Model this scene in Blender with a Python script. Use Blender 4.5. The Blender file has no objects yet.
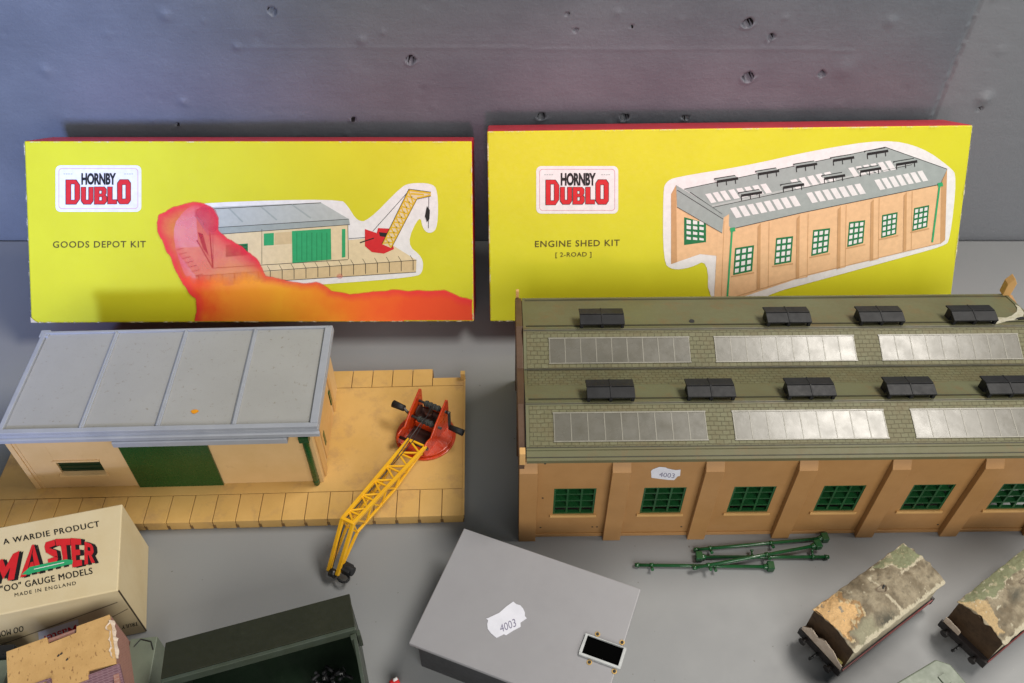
import bpy, bmesh, math, random
from mathutils import Vector, Matrix, noise
random.seed(7)
U = 0.01                                   # everything below is written in centimetres
C = bpy.context.scene.collection
sc = bpy.context.scene
R = math.radians
# ------------------------------------------------------------------ camera, light
F_PX, PITCH, CAM_H = 878.0, R(47), 50.0
cd = bpy.data.cameras.new('camera'); cam = bpy.data.objects.new('camera', cd); C.objects.link(cam)
cam.location = (0, 0, CAM_H*U); cam.rotation_euler = (math.pi/2-PITCH, 0, 0)
cd.sensor_width = 36; cd.lens = 36*F_PX/1024; cd.clip_start = 0.01; cd.clip_end = 50
sc.camera = cam
w = bpy.data.worlds.new('World'); sc.world = w; w.use_nodes = True
w.node_tree.nodes['Background'].inputs[0].default_value = (0.80, 0.90, 1.0, 1)
w.node_tree.nodes['Background'].inputs[1].default_value = 0.11
sc.view_settings.view_transform = 'Standard'; sc.view_settings.look = 'None'
sc.view_settings.exposure = 0; sc.view_settings.gamma = 1
def lamp(name, typ, loc, aim, energy, col, **k):
    l = bpy.data.lights.new(name, typ); l.energy = energy; l.color = col
    for a, v in k.items(): setattr(l, a, v)
    o = bpy.data.objects.new(name, l); C.objects.link(o)
    o.location = Vector(loc)*U
    o.rotation_euler = (Vector(aim)-Vector(loc)).to_track_quat('-Z', 'Y').to_euler()
    return o
lamp('ceiling_lamp', 'AREA', (60, 50, 112), (6, 36, 3), 14.0, (1.0, 0.94, 0.86), shape='RECTANGLE', size=.62, size_y=.26)
lamp('front_fill', 'AREA', (35, -85, 80), (0, 42, 5), 17.5, (1.0, 0.96, 0.90), shape='RECTANGLE', size=1.5, size_y=.7)  # added fill from the front, brightens the model and box fronts
lamp('window_light', 'SPOT', (-37, -95, 66), (-47, 59, 17), 120.0, (0.36, 0.48, 1.0), spot_size=R(22), spot_blend=.45, shadow_soft_size=.10)
o = lamp('pink_bounce_spot', 'SPOT', (6, -80, 60), (6, 59, 13.5), 27.0, (1.0, 0.36, 0.54), spot_size=R(8), spot_blend=1.0, shadow_soft_size=.05); o.scale = (3.2, 1, 1)  # added spot, stands in for pink bounce off the red box tops

# ------------------------------------------------------------------ helpers
def ray(px, py):
    a = (px-512)/F_PX; b = (py-341.5)/F_PX
    return Vector((a, math.cos(PITCH)-b*math.sin(PITCH), -math.sin(PITCH)-b*math.cos(PITCH)))
EYE = Vector((0, 0, CAM_H))
def onZ(px, py, z=0.0):
    r = ray(px, py); return EYE + r*((z-CAM_H)/r.z)
def onP(px, py, P0, n, off=0.0):            # point of a real plane (P0, n), lifted off it by off
    r = ray(px, py); t = (Vector(P0)-EYE).dot(n)/r.dot(n); return EYE + r*t + Vector(n)*off
WL = {}
def tag(o, label, cat=None, group=None, kind=None):
    if label: o['label'] = label
    if cat: o['category'] = cat
    if group: o['group'] = group
    if kind: o['kind'] = kind
    return o
def thing(name, label, cat, loc=(0, 0, 0), rotz=0, group=None, local=True):
    o = bpy.data.objects.new(name, None); C.objects.link(o)
    o.location = Vector(loc)*U; o.rotation_euler = (0, 0, rotz); o.empty_display_size = .01
    WL[o.name] = Vector((0, 0, 0)) if local else Vector(loc)
    return tag(o, label, cat, group)
class MB:
    def __init__(s): s.v = []; s.f = []; s.m = []; s.sm = []
    def add(s, vs, fs, m=0, smooth=False):
        b = len(s.v); s.v += [Vector(p) for p in vs]
        for f in fs: s.f.append([b+i for i in f]); s.m.append(m); s.sm.append(smooth)
        return s
    def box(s, a, b, m=0):
        x0, y0, z0 = a; x1, y1, z1 = b
        return s.hexa([(x0,y0,z0),(x1,y0,z0),(x1,y1,z0),(x0,y1,z0),(x0,y0,z1),(x1,y0,z1),(x1,y1,z1),(x0,y1,z1)], m)
    def hexa(s, p, m=0):
        return s.add(p, [(3,2,1,0),(4,5,6,7),(0,1,5,4),(1,2,6,5),(2,3,7,6),(3,0,4,7)], m)
    def prism(s, pts, d, m=0):               # pts: 3-D loop, extruded by vector d
        n = len(pts); d = Vector(d); P = [Vector(p) for p in pts]
        return s.add(P+[p+d for p in P], [tuple(range(n))[::-1], tuple(range(n, 2*n))]+[(i, (i+1) % n, n+(i+1) % n, n+i) for i in range(n)], m)
    def poly(s, pts, m=0): return s.add(pts, [tuple(range(len(pts)))], m)
    def tube(s, a, b, r, n=10, m=0, r2=None, caps=True):
        a = Vector(a); b = Vector(b); d = (b-a).normalized(); r2 = r if r2 is None else r2
        u = d.orthogonal().normalized(); w_ = d.cross(u)
        vs = []
        for c, rr in ((a, r), (b, r2)):
            for i in range(n):
                t = 2*math.pi*i/n; vs.append(c+(u*math.cos(t)+w_*math.sin(t))*rr)
        s.add(vs, [(i, (i+1) % n, n+(i+1) % n, n+i) for i in range(n)], m, n > 6)
        if caps: s.add(vs, [tuple(range(n))[::-1], tuple(range(n, 2*n))], m)
        return s
    def bar(s, a, b, wd, m=0): return s.tube(a, b, wd*.707, 4, m)
    def path(s, pts, r, n=8, m=0):
        for p, q in zip(pts, pts[1:]): s.tube(p, q, r, n, m)
        return s
    def build(s, name, mats, parent=None, bevel=0, seg=2, loc=None, merge=True):
        me = bpy.data.meshes.new(name)
        off = WL.get(parent.name, Vector((0, 0, 0))) if parent else Vector((0, 0, 0))
        if loc is not None: off = off+Vector(loc)
        me.from_pydata([(p-off)*U for p in s.v], [], s.f)
        if not isinstance(mats, (list, tuple)): mats = [mats]
        for m in mats: me.materials.append(m)
        for p, mi, sm in zip(me.polygons, s.m, s.sm): p.material_index = mi; p.use_smooth = sm
        bm = bmesh.new(); bm.from_mesh(me); merge and bmesh.ops.remove_doubles(bm, verts=bm.verts, dist=1e-7)
        bmesh.ops.recalc_face_normals(bm, faces=bm.faces); bm.to_mesh(me); bm.free()
        o = bpy.data.objects.new(name, me); C.objects.link(o)
        if parent: o.parent = parent
        if loc is not None: o.location = Vector(loc)*U
        WL[o.name] = off
        if bevel:
            b = o.modifiers.new('bevel', 'BEVEL'); b.width = bevel*U; b.segments = seg; b.limit_method = 'ANGLE'; b.angle_limit = R(35)
            b.harden_normals = False
        return o
def dup(root, loc, rotz, label, group=None):
    def cp(o, par):
        c = o.copy(); C.objects.link(c); c.parent = par
        for ch in list(o.children): cp(ch, c)
        return c
    r = cp(root, None); r.location = Vector(loc)*U; r.rotation_euler = (0, 0, rotz); r['label'] = label
    if group: r['group'] = group
    return r

class NT:
    def __init__(s, name):
        s.m = bpy.data.materials.new(name); s.m.use_nodes = True; s.t = s.m.node_tree; s.b = s.t.nodes['Principled BSDF']
        tc = s.n('ShaderNodeTexCoord'); mp = s.n('ShaderNodeMapping'); mp.inputs['Scale'].default_value = (100, 100, 100)
        s.l(tc.outputs['Object'], mp.inputs[0]); s.co = mp.outputs[0]
    def n(s, t, **k):
        x = s.t.nodes.new(t)
        for a, v in k.items(): setattr(x, a, v)
        return x
    def l(s, a, b): s.t.links.new(a, b)
    def noise(s, scale, detail=4, rough=.6, stretch=None, dist=0):
        x = s.n('ShaderNodeTexNoise'); x.inputs['Scale'].default_value = scale; x.inputs['Detail'].default_value = detail
        x.inputs['Roughness'].default_value = rough; x.inputs['Distortion'].default_value = dist
        co = s.co
        if stretch:
            mp = s.n('ShaderNodeMapping'); mp.inputs['Scale'].default_value = stretch; s.l(s.co, mp.inputs[0]); co = mp.outputs[0]
        s.l(co, x.inputs['Vector']); return x.outputs['Fac']
    def ramp(s, fac, stops, interp='LINEAR'):
        r = s.n('ShaderNodeValToRGB'); r.color_ramp.interpolation = interp; e = r.color_ramp.elements
        while len(e) < len(stops): e.new(.5)
        for el, (p, c) in zip(e, stops):
            el.position = p; el.color = (c, c, c, 1) if isinstance(c, (int, float)) else (*c[:3], 1)
        s.l(fac, r.inputs[0]); return r.outputs[0]
    def mix(s, fac, a, b, mode='MIX'):
        x = s.n('ShaderNodeMix', data_type='RGBA', blend_type=mode)
        for i, v in ((0, fac), (6, a), (7, b)):
            if isinstance(v, (int, float)): x.inputs[i].default_value = v if i == 0 else (v, v, v, 1)
            elif isinstance(v, tuple): x.inputs[i].default_value = (*v[:3], 1)
            else: s.l(v, x.inputs[i])
        return x.outputs[2]
    def math(s, op, a, b=0.0):
        x = s.n('ShaderNodeMath', operation=op)
        for i, v in enumerate((a, b)):
            if isinstance(v, (int, float)): x.inputs[i].default_value = v
            else: s.l(v, x.inputs[i])
        return x.outputs[0]
    def xyz(s):
        x = s.n('ShaderNodeSeparateXYZ'); s.l(s.co, x.inputs[0]); return x.outputs
    def base(s, c):
        if isinstance(c, tuple): s.b.inputs['Base Color'].default_value = (*c[:3], 1)
        else: s.l(c, s.b.inputs['Base Color'])
    def rough(s, r):
        if isinstance(r, (int, float)): s.b.inputs['Roughness'].default_value = r
        else: s.l(r, s.b.inputs['Roughness'])
    def bump(s, h, strength=.3, dist=.05):
        x = s.n('ShaderNodeBump'); x.inputs['Strength'].default_value = strength; x.inputs['Distance'].default_value = dist*U
        s.l(h, x.inputs['Height']); s.l(x.outputs[0], s.b.inputs['Normal'])
def mk(name, a, b=None, scale=.6, rough=.5, spec=.5, bump=.15, bscale=12, dirt=None, dscale=1.5, dlo=.55, dhi=.75, metal=0, fine=.06, stretch=None):
    n = NT(name)
    b = b or tuple(x*.8 for x in a)
    c = n.mix(n.ramp(n.noise(scale, 5, .6, stretch), [(.35, 0.), (.65, 1.)]), a, b)
    if fine: c = n.mix(n.ramp(n.noise(22, 3, .7), [(.3, 0.), (.7, fine*2.5)]), c, tuple(x*.6 for x in b))
    if dirt: c = n.mix(n.ramp(n.noise(dscale, 7, .72), [(dlo, 0.), (dhi, 1.)]), c, dirt)
    n.base(c); n.rough(n.ramp(n.noise(3, 4), [(.2, max(.03, rough-.08)), (.8, min(1, rough+.1))]))
    n.b.inputs['Specular IOR Level'].default_value = spec; n.b.inputs['Metallic'].default_value = metal
    if bump: n.bump(n.noise(bscale, 5, .6), bump, .03)
    return n.m

def L(r, g, b):                              # sRGB 0-255 to linear
    f = lambda c: (c/255/12.92) if c/255 <= .04045 else ((c/255+.055)/1.055)**2.4
    return (f(r), f(g), f(b))

# ------------------------------------------------------------------ the setting: table and painted concrete wall
def table_mat():
    n = NT('painted_table')
    c = n.mix(n.ramp(n.noise(.05, 4, .55), [(.35, 0.), (.65, 1.)]), (.235, .243, .247), (.205, .213, .220))
    c = n.mix(n.ramp(n.noise(2.2, 8, .75), [(.62, 0.), (.80, .25)]), c, (.16, .16, .165))
    c = n.mix(n.ramp(n.noise(9, 3, .6), [(.70, 0.), (.76, .5)]), c, (.45, .45, .45))
    c = n.mix(n.ramp(n.noise(1.5, 6, .8, (.12, 1.6, 1)), [(.69, 0.), (.73, .35)]), c, (.34, .34, .34))
    c = n.mix(n.ramp(n.noise(3.5, 2, .5), [(.755, 0.), (.77, .8)]), c, (.07, .06, .055))
    n.base(c); n.rough(n.ramp(n.noise(.4, 6, .7), [(.3, .47), (.7, .55)])); n.bump(n.noise(1.2, 6, .6), .25, .03)
    return n.m
m = MB(); m.box((-170, -40, -3), (170, 58.8, 0))
tag(m.build('table', table_mat(), None, .3), None, None, None, 'structure')
def wall_mat():
    n = NT('painted_concrete')
    x = n.xyz()
    c = n.mix(n.ramp(n.noise(.12, 5, .6), [(.35, 0.), (.65, 1.)]), (.165, .185, .212), (.130, .147, .172))
    c = n.mix(n.ramp(n.noise(1.3, 8, .75, (.25, 1, 2.2)), [(.58, 0.), (.8, .5)]), c, (.12, .118, .125))
    c = n.mix(n.ramp(n.noise(3.0, 6, .7), [(.66, 0.), (.78, .5)]), c, (.32, .32, .34))
    c = n.mix(n.ramp(n.noise(7, 6, .8), [(.52, 0.), (.72, .5)]), c, (.105, .11, .125))
    right = n.ramp(n.math('ADD', n.math('MULTIPLY', x[0], .01), .5), [(.823, 0.), (.829, 1.)])
    c = n.mix(right, c, (.205, .218, .240))
    n.base(c); n.rough(.38)
    h = n.math('ADD', n.math('MULTIPLY', n.noise(.9, 6, .6, (.25, 1, 2.2)), .35), n.math('MULTIPLY', n.noise(2.6, 8, .75), .9)); n.bump(h, .75, .07)
    return n.m
def grid_axis(a, b, f0, f1, fine, coarse):
    r = []; x = a
    while x < b: r.append(x); x += fine if f0 <= x < f1 else coarse
    r.append(b); return r
xs = grid_axis(-120, 120, -42, 42, .13, 4); zs = grid_axis(-3, 40, 9, 23, .13, 1.5)
pits = [(-16.82, 20.8, .33, .5), (-7.4, 17.05, .42, .5), (16.71, 19.91, .45, .55), (18.57, 18.85, .27, .4), (17.55, 15.67, .5, .6), (22.98, 15.92, .25, .4), (2.24, 12.3, .40, .5),
        (8.66, 12.2, .40, .5), (-12.3, 12.0, .22, .4), (3.9, 20.6, .15, .3), (4.6, 19.4, .15, .3), (8.6, 19.6, .13, .3), (35.9, 12.9, .22, .4), (13.4, 12.2, .3, .3), (-26, 11.5, .15, .3)]
bumps = [(24.6, 16.3, .8, .12), (35.9, 13.8, .6, .25), (-34.5, 16.2, .5, .12), (-25.0, 13.6, .4, .12), (-24.4, 20.5, .5, .1), (-19.9, 18.1, .35, .08), (-10.8, 18.6, .4, .1), (26.8, 20, .5, .1)]
rr = random.Random(3)
for i in range(70): bumps.append((rr.uniform(-44, 44), rr.uniform(8, 22), rr.uniform(.15, .4), rr.uniform(-.05, .07)))
vs = []
for z in zs:
    for x in xs:
        d = .012*noise.noise(Vector((x*.7, z*1.2, 0)))+.05*noise.noise(Vector((x*.06, z*.08, 5)))
        for (bx, bz, r, a) in bumps:
            q = (x-bx)**2+(z-bz)**2
            if q < 9*r*r: d += a*math.exp(-q/(r*r)*1.3)
        for (bx, bz, r, a) in pits:
            q = (x-bx)**2+((z-bz)*1.05)**2+.05*noise.noise(Vector((x*4, z*4, 1)))
            if q < r*r*.50: d -= a*2.0
            elif z < bz and q < r*r*1.3: d += .08
        lz = 18.2-(x+37)*.006
        if abs(z-lz) < .13 and -20 < x < 25: d += .02
        sx = 32.55+.12*noise.noise(Vector((0, z*1.5, 9)))
        if abs(x-sx) < .16: d -= .22
        elif x > sx: d -= .12
        vs.append((x, 58.9-d, z))
nx = len(xs); fs = [(j*nx+i, j*nx+i+1, (j+1)*nx+i+1, (j+1)*nx+i) for j in range(len(zs)-1) for i in range(nx-1)]
PITM = bpy.data.materials.new('dark_pit'); PITM.use_nodes = True; PITM.node_tree.nodes['Principled BSDF'].inputs['Base Color'].default_value = (.012, .011, .011, 1); PITM.node_tree.nodes['Principled BSDF'].inputs['Roughness'].default_value = .9
m = MB(); m.add(vs, fs, 0, True)
for k, f in enumerate(fs):
    p = vs[f[0]]
    for (bx, bz, r, a) in pits:
        if abs(p[0]+.06-bx) < r and (p[0]+.06-bx)**2*1.1+((p[2]+.02-bz)*1.2)**2 < r*r*.62: m.m[k] = 1; m.sm[k] = False
tag(m.build('wall', [wall_mat(), PITM]), None, None, None, 'structure')

# ------------------------------------------------------------------ materials
YEL = mk('yellow_card', (.61, .60, .016), (.58, .565, .014), .25, .55, .30, .35, 1.1, (.60, .50, .03), 1.2, .64, .85, fine=.03)
RED = mk('red_card', (.62, .03, .05), (.50, .025, .04), .6, .45, .5, .1, fine=.05, dirt=(.75, .6, .55), dscale=5, dlo=.68, dhi=.74)
WORN = mk('worn_card', (.66, .60, .45), (.50, .45, .33), 3, .8, .2)
def ink(name, c, rough=.6): return mk(name, c, tuple(x*.9 for x in c), 2.5, rough, .25, .03, fine=.03)
K_WHITE = ink('print_white', (.76, .76, .76)); K_BLACK = ink('print_black', (.012, .012, .012)); K_RED = ink('print_red', (.62, .02, .025))
K_GREY = ink('print_grey', (.33, .38, .37)); K_LGREY = ink('print_pale_grey', (.44, .48, .47)); K_CREAM = ink('print_cream', (.72, .60, .38))
K_CREAM2 = ink('print_tan', (.62, .48, .27)); K_GREEN = ink('print_green', (.03, .36, .14)); K_DGREEN = ink('print_dark_green', (.012, .17, .06))
K_YEL = ink('print_yellow', (.70, .45, .02)); K_PINK = ink('print_pink', (.62, .30, .34)); K_OLIVE = ink('print_olive', (.10, .08, .012)); K_PEACH = ink('print_peach', (.76, .49, .27))
K_PEACHD = ink('print_peach_shade', (.55, .32, .15))
def edge_mat():
    n = NT('stain_edge'); n.base((.72, .015, .05)); n.rough(.4)
    n.l(n.ramp(n.noise(1.0, 5, .6), [(.35, .15), (.7, .5)]), n.b.inputs['Alpha']); return n.m
def worn_mat():
    n = NT('edge_wear'); n.base((.68, .64, .42)); n.rough(.75)
    n.l(n.ramp(n.noise(1.1, 8, .8), [(.50, 0.), (.62, .8)]), n.b.inputs['Alpha']); return n.m
WEAR = worn_mat()

# ------------------------------------------------------------------ lettering
_tc = {}
def text_mesh(txt, off=0.0, space=1.0):
    k = (txt, off, space)
    if k not in _tc:
        cu = bpy.data.curves.new('lettering', 'FONT'); cu.body = txt; cu.size = 1; cu.offset = off; cu.space_character = space; cu.resolution_u = 3
        o = bpy.data.objects.new('lettering', cu); C.objects.link(o)
        dg = bpy.context.evaluated_depsgraph_get(); me = bpy.data.meshes.new_from_object(o.evaluated_get(dg))
        V = [(v.co.x, v.co.y) for v in me.vertices]; Fc = [tuple(p.vertices) for p in me.polygons]
        bpy.data.objects.remove(o); bpy.data.curves.remove(cu); bpy.data.meshes.remove(me)
        x0 = min(p[0] for p in V); x1 = max(p[0] for p in V); y0 = 0.0 if min(p[1] for p in V) > -.1 else min(p[1] for p in V); y1 = max(p[1] for p in V)
        _tc[k] = ([((x-x0)/(x1-x0), (y-y0)/(y1-y0)) for x, y in V], Fc)
    return _tc[k]
def bil(q, u, v):                            # q = BL, BR, TR, TL
    return (q[0][0]*(1-u)*(1-v)+q[1][0]*u*(1-v)+q[2][0]*u*v+q[3][0]*(1-u)*v, q[0][1]*(1-u)*(1-v)+q[1][1]*u*(1-v)+q[2][1]*u*v+q[3][1]*(1-u)*v)
def txt(mb, s, q, fn, m=0, off=0.0, space=1.0):
    V, Fc = text_mesh(s, off, space); mb.add([fn(*bil(q, u, v)) for u, v in V], Fc, m)
GL = {  # block letters as boxes and polygons in the unit square
 'D': [[(0,0),(.34,0),(.34,1),(0,1)], [(.34,0),(.72,0),(.66,.16),(.34,.16)], [(.34,.84),(.66,.84),(.72,1),(.34,1)], [(.72,0),(1,.22),(1,.78),(.72,1),(.66,.84),(.66,.16)]],
 'U': [[(0,.2),(.36,.24),(.36,1),(0,1)], [(.64,.24),(1,.2),(1,1),(.64,1)], [(0,.2),(.22,0),(.78,0),(1,.2),(.64,.24),(.36,.24)]],
 'B': [[(0,0),(.36,0),(.36,1),(0,1)], [(.36,0),(.8,0),(1,.16),(1,.42),(.86,.52),(.64,.42),(.64,.2),(.36,.2)], [(.36,.8),(.62,.8),(.62,.6),(.36,.6),(.36,.44),(.64,.44),(.86,.53),(.97,.64),(.97,.86),(.78,1),(.36,1)]],
 'L': [[(0,0),(1,0),(1,.24),(.5,.24),(.5,1),(0,1)]],
 'O': [[(0,.15),(.2,0),(.8,0),(1,.15),(.66,.2),(.34,.2)], [(0,.15),(.34,.2),(.34,.8),(0,.85)], [(1,.15),(1,.85),(.66,.8),(.66,.2)], [(0,.85),(.34,.8),(.66,.8),(1,.85),(.8,1),(.2,1)]],
 'M': [[(0,0),(.28,0),(.28,1),(0,1)], [(.72,0),(1,0),(1,1),(.72,1)], [(.28,1),(.28,.5),(.5,.1),(.72,.5),(.72,1),(.5,.58)]],
 'A': [[(0,0),(.28,0),(.62,1),(.38,1)], [(.72,0),(1,0),(.62,1),(.52,.7)], [(.36,.24),(.65,.24),(.6,.42),(.42,.42)]],
 'S': [[(0,0),(.8,0),(1,.15),(.9,.26),(.0,.26)], [(.66,.26),(1,.2),(1,.5),(.36,.72),(0,.84),(0,.58)], [(0,.84),(.36,.72),(1,.74),(1,1),(.2,1)]],
 'T': [[(.32,0),(.7,0),(.7,.74),(.32,.74)], [(0,.74),(1,.74),(1,1),(0,1)]],
 'E': [[(0,0),(.42,0),(.42,1),(0,1)], [(.42,0),(1,0),(1,.22),(.42,.22)], [(.42,.4),(.86,.4),(.86,.6),(.42,.6)], [(.42,.78),(1,.78),(1,1),(.42,1)]],
 'R': [[(0,0),(.34,0),(.34,1),(0,1)], [(.34,.8),(.66,.8),(.66,.62),(.34,.62),(.34,.42),(.8,.42),(1,.58),(1,.86),(.8,1),(.34,1)], [(.42,.42),(.7,.42),(1,0),(.66,0)]],
}
def glyph(mb, ch, q, fn, m=0):
    for pg in GL[ch]: mb.poly([fn(*bil(q, u, v)) for u, v in pg], m)
def rectq(x0, y0, x1, y1): return [(x0, y1), (x1, y1), (x1, y0), (x0, y0)]
def smooth(P, n=2):
    for _ in range(n): P = [p for i in range(len(P)) for p in ((P[i-1][0]*.25+P[i][0]*.75, P[i-1][1]*.25+P[i][1]*.75), (P[i][0]*.75+P[(i+1) % len(P)][0]*.25, P[i][1]*.75+P[(i+1) % len(P)][1]*.25))]
    return P
def rrect(q, r, k=5, ax=1.0):                # rounded rectangle in px from a quad
    (x0, y0), (x1, y1) = q; pts = []
    for cx, cy, a0 in ((x1-r, y0+r, -90), (x1-r, y1-r, 0), (x0+r, y1-r, 90), (x0+r, y0+r, 180)):
        for i in range(k+1):
            a = R(a0+90*i/k); pts.append((cx+r*math.cos(a), cy+r*math.sin(a)))
    return pts
def line(mb, a, b, wd, fn, m=0):
    dx, dy = b[0]-a[0], b[1]-a[1]; l = math.hypot(dx, dy); nx_, ny_ = -dy/l*wd/2, dx/l*wd/2
    mb.poly([fn(a[0]+nx_, a[1]+ny_), fn(b[0]+nx_, b[1]+ny_), fn(b[0]-nx_, b[1]-ny_), fn(a[0]-nx_, a[1]-ny_)], m)

# ------------------------------------------------------------------ the two yellow kit boxes
def kit_box(name, label, bl, br, tl, tr, alpha, thick):
    zb = thick*math.sin(alpha)+.03; A = onZ(*bl, zb); B = onZ(*br, zb); d = (B-A).normalized(); v = Vector((0, math.sin(alpha), math.cos(alpha)))
    n = d.cross(v).normalized()
    if n.y > 0: n = -n
    Tl = onP(*tl, A, n); Tr = onP(*tr, A, n)
    t = thing(name, label, 'box', A, local=False)
    bk = -n*thick
    dz = 0
    o = MB(); o.hexa([A, B, Tr, Tl, A+bk+Vector((0, 0, dz)), B+bk+Vector((0, 0, dz)), Tr+bk, Tl+bk])
    # front sheet yellow, sides red
    o.m = [0, 1, 1, 1, 1, 1] ; body = o.build('box_body', [YEL, RED], t, .10, 2)
    for p in body.data.polygons:
        p.material_index = 0 if abs(p.normal.dot(n)) > .8 and p.normal.dot(n) > 0 else 1
    return t, (lambda k: (lambda x, y: onP(x, y, A, n, .012+.006*k))), A, n
def logo(t, fn, x0, y0, x1, y1, H6, G5):
    b = MB(); b.poly([fn(1)(x, y) for x, y in rrect(((x0, y0), (x1, y1)), 5)], 0)
    lab = b.build('brand_label', [K_WHITE], t)
    b = MB()
    outer = rrect(((x0+3.2, y0+3), (x1-3.2, y1-3)), 3.2); inner = rrect(((x0+3.7, y0+3.5), (x1-3.7, y1-3.5)), 2.9)
    for i in range(len(outer)):
        j = (i+1) % len(outer); b.poly([fn(2)(*outer[i]), fn(2)(*outer[j]), fn(2)(*inner[j]), fn(2)(*inner[i])], 2)
    txt(b, 'HORNBY', H6, fn(5), 1, .045, .95)
    for ch, q in zip('DUBLO', G5):
        [glyph(b, ch, [(p[0]+dx, p[1]+dy) for p in q], fn(3+.1*kk), 1) for kk, (dx, dy) in enumerate(((-.6, .5), (.5, -.4), (-.5, -.4), (.4, .5)))]; glyph(b, ch, q, fn(4), 0)
    for sx in (x0+8, x1-17):                 # the tiny grey words either side
        for k in range(4): line(b, (sx+k*2.4, y0+8.6), (sx+k*2.4+1.7, y0+8.6), .9, fn(2), 3)
    b.build('brand_lettering', [K_RED, K_BLACK, K_PINK, K_LGREY], lab)

# goods depot box
t, fn, A1, n1 = kit_box('model_kit_box', 'yellow goods depot kit box with a red and orange stain, leaning on the wall', (31, 323), (474, 321.5), (24, 141), (472, 141), R(30), 4.1)
g = lambda x, y: (45+x/6.83, 155+y/6.83)
def gq(x0, y0, x1, y1): return [g(x0, y1), g(x1, y1), g(x1, y0), g(x0, y0)]
logo(t, fn, 55.6, 165.3, 141.4, 211.8, gq(250, 122, 487, 198), [gq(145, 170, 238, 335), gq(250, 220, 330, 335), gq(340, 218, 422, 335), gq(430, 218, 490, 333), gq(497, 168, 585, 333)])
b = MB(); txt(b, 'GOODS DEPOT KIT', [(53, 247.6), (146, 247.2), (146, 240.8), (53, 241.2)], fn(2), 0, .012, 1.12); b.build('title_lettering', K_OLIVE, t)
b = MB(); PM = [K_WHITE, K_CREAM, K_LGREY, K_GREY, K_GREEN, K_DGREEN, K_RED, K_YEL, K_BLACK, K_CREAM2]
def pg(pts, k, m): b.poly([fn(k)(x, y) for x, y in pts], m)
halo = [(170, 230), (186, 208), (200, 202.5), (340, 198.5), (348, 206), (357, 221), (368, 221), (400, 188), (409, 183), (431, 183), (438, 190), (438, 227), (431, 234), (423, 230), (420, 214), (406, 244), (423, 257), (423, 272), (416, 277), (330, 284), (200, 292), (186, 282)]
pg(smooth(halo), 1, 0)
pg([(174, 248), (349, 240), (380, 237), (394, 246), (416.5, 260), (270, 271.5), (196, 276)], 2, 1)
pg([(196, 276), (270, 271.5), (416.5, 260), (416, 272), (270, 281.5), (197, 286)], 2, 9)
for i in range(19):
    x = 199+i*11.9; y = 276-(x-196)*.0727; line(b, (x, y), (x, y+10), .9 if x < 270 else .6, fn(4), 8)
    if x > 262: line(b, (x, y), (x-3, y-5), .4, fn(4), 8)
line(b, (196, 276), (416.5, 260), .5, fn(4), 8); line(b, (197, 286), (416, 272), .5, fn(4), 8)
for i in range(7): line(b, (176+i*3.2, 250+i*4.3), (184+i*3.2, 248+i*4.3), .5, fn(4), 8)
pg([(196, 210), (210, 231), (213, 268), (198, 240)], 3, 9); pg([(210, 231), (348, 222), (348, 259.5), (213, 268)], 3, 1)
pg([(195, 210), (201, 207.5), (321, 202.5), (349, 219), (208, 228)], 4, 2); pg([(208, 228), (349, 219), (350, 224.5), (208, 235)], 4, 3); pg([(195, 210), (208, 228), (208, 235), (195, 216)], 4, 3)
for a, c in (((229, 208), (243, 222)), ((261, 206.5), (277, 220)), ((292, 204.5), (311, 218))): line(b, a, c, 1.6, fn(5), 3)
pg([(198, 232), (203, 234), (209, 256), (203, 248)], 4, 8); line(b, (213, 268), (348, 259.5), .5, fn(5), 8); line(b, (197, 240), (213, 268), .9, fn(6), 8); line(b, (210, 232), (213, 268), 1.2, fn(6), 8); line(b, (196, 209.8), (321, 202.7), .6, fn(5), 8); line(b, (208, 228), (349, 219), .5, fn(5), 8); line(b, (208, 235), (350, 224.5), .5, fn(5), 8)
pg([(292, 231), (331, 228.5), (331.5, 259.5), (292.5, 263)], 5, 4)
for i in range(7): line(b, (297+i*5, 232.5), (297+i*5, 260.5), .45, fn(6), 5)
pg([(264, 233.5), (274, 232.8), (274, 245), (264, 245.6)], 5, 4); pg([(274.6, 232.8), (292, 231.5), (292, 243.6), (274.6, 244.8)], 5, 9)
pg([(226, 245), (248, 243.4), (248, 255), (226, 256.8)], 5, 5)
for i in range(4): line(b, (227, 247+i*2.7), (247, 245.4+i*2.7), .5, fn(6), 8)
pg([(342, 229), (345.5, 228.8), (345.5, 257), (342, 257.5)], 5, 4); line(b, (213, 232), (213.4, 268), .5, fn(5), 8); line(b, (348, 225), (348.5, 259), .5, fn(5), 8)
line(b, (349, 238.6), (366, 237.3), .5, fn(5), 8); line(b, (262, 229), (262, 264), .4, fn(5), 8)
pg([(365, 229), (377, 233), (378, 228), (389, 228.5), (394, 249), (384, 253.5), (372, 252), (365, 246)], 5, 6); pg([(379, 232), (388, 233), (386, 237), (380, 236)], 6, 8)
line(b, (360, 242.6), (374, 238), 1.1, fn(6), 8)
pg([(382, 244), (391.5, 248), (417, 199), (431, 196), (431, 192), (409, 189)], 6, 1)
for i in range(10):
    p0 = (383+25.5*i/10, 243-53*i/10); p1 = (391+25.5*i/10, 247-47*i/10); q0 = (383+25.5*(i+1)/10, 243-53*(i+1)/10); q1 = (391+25.5*(i+1)/10, 247-47*(i+1)/10)
    line(b, p0, q1, 1.3, fn(7), 7); line(b, p1, q0, 1.3, fn(7.3), 7); line(b, ((p0[0]+q1[0])/2, (p0[1]+q1[1])/2-.8), ((p0[0]+q1[0])/2+1.2, (p0[1]+q1[1])/2-.6), .9, fn(7.6), 8)
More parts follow.
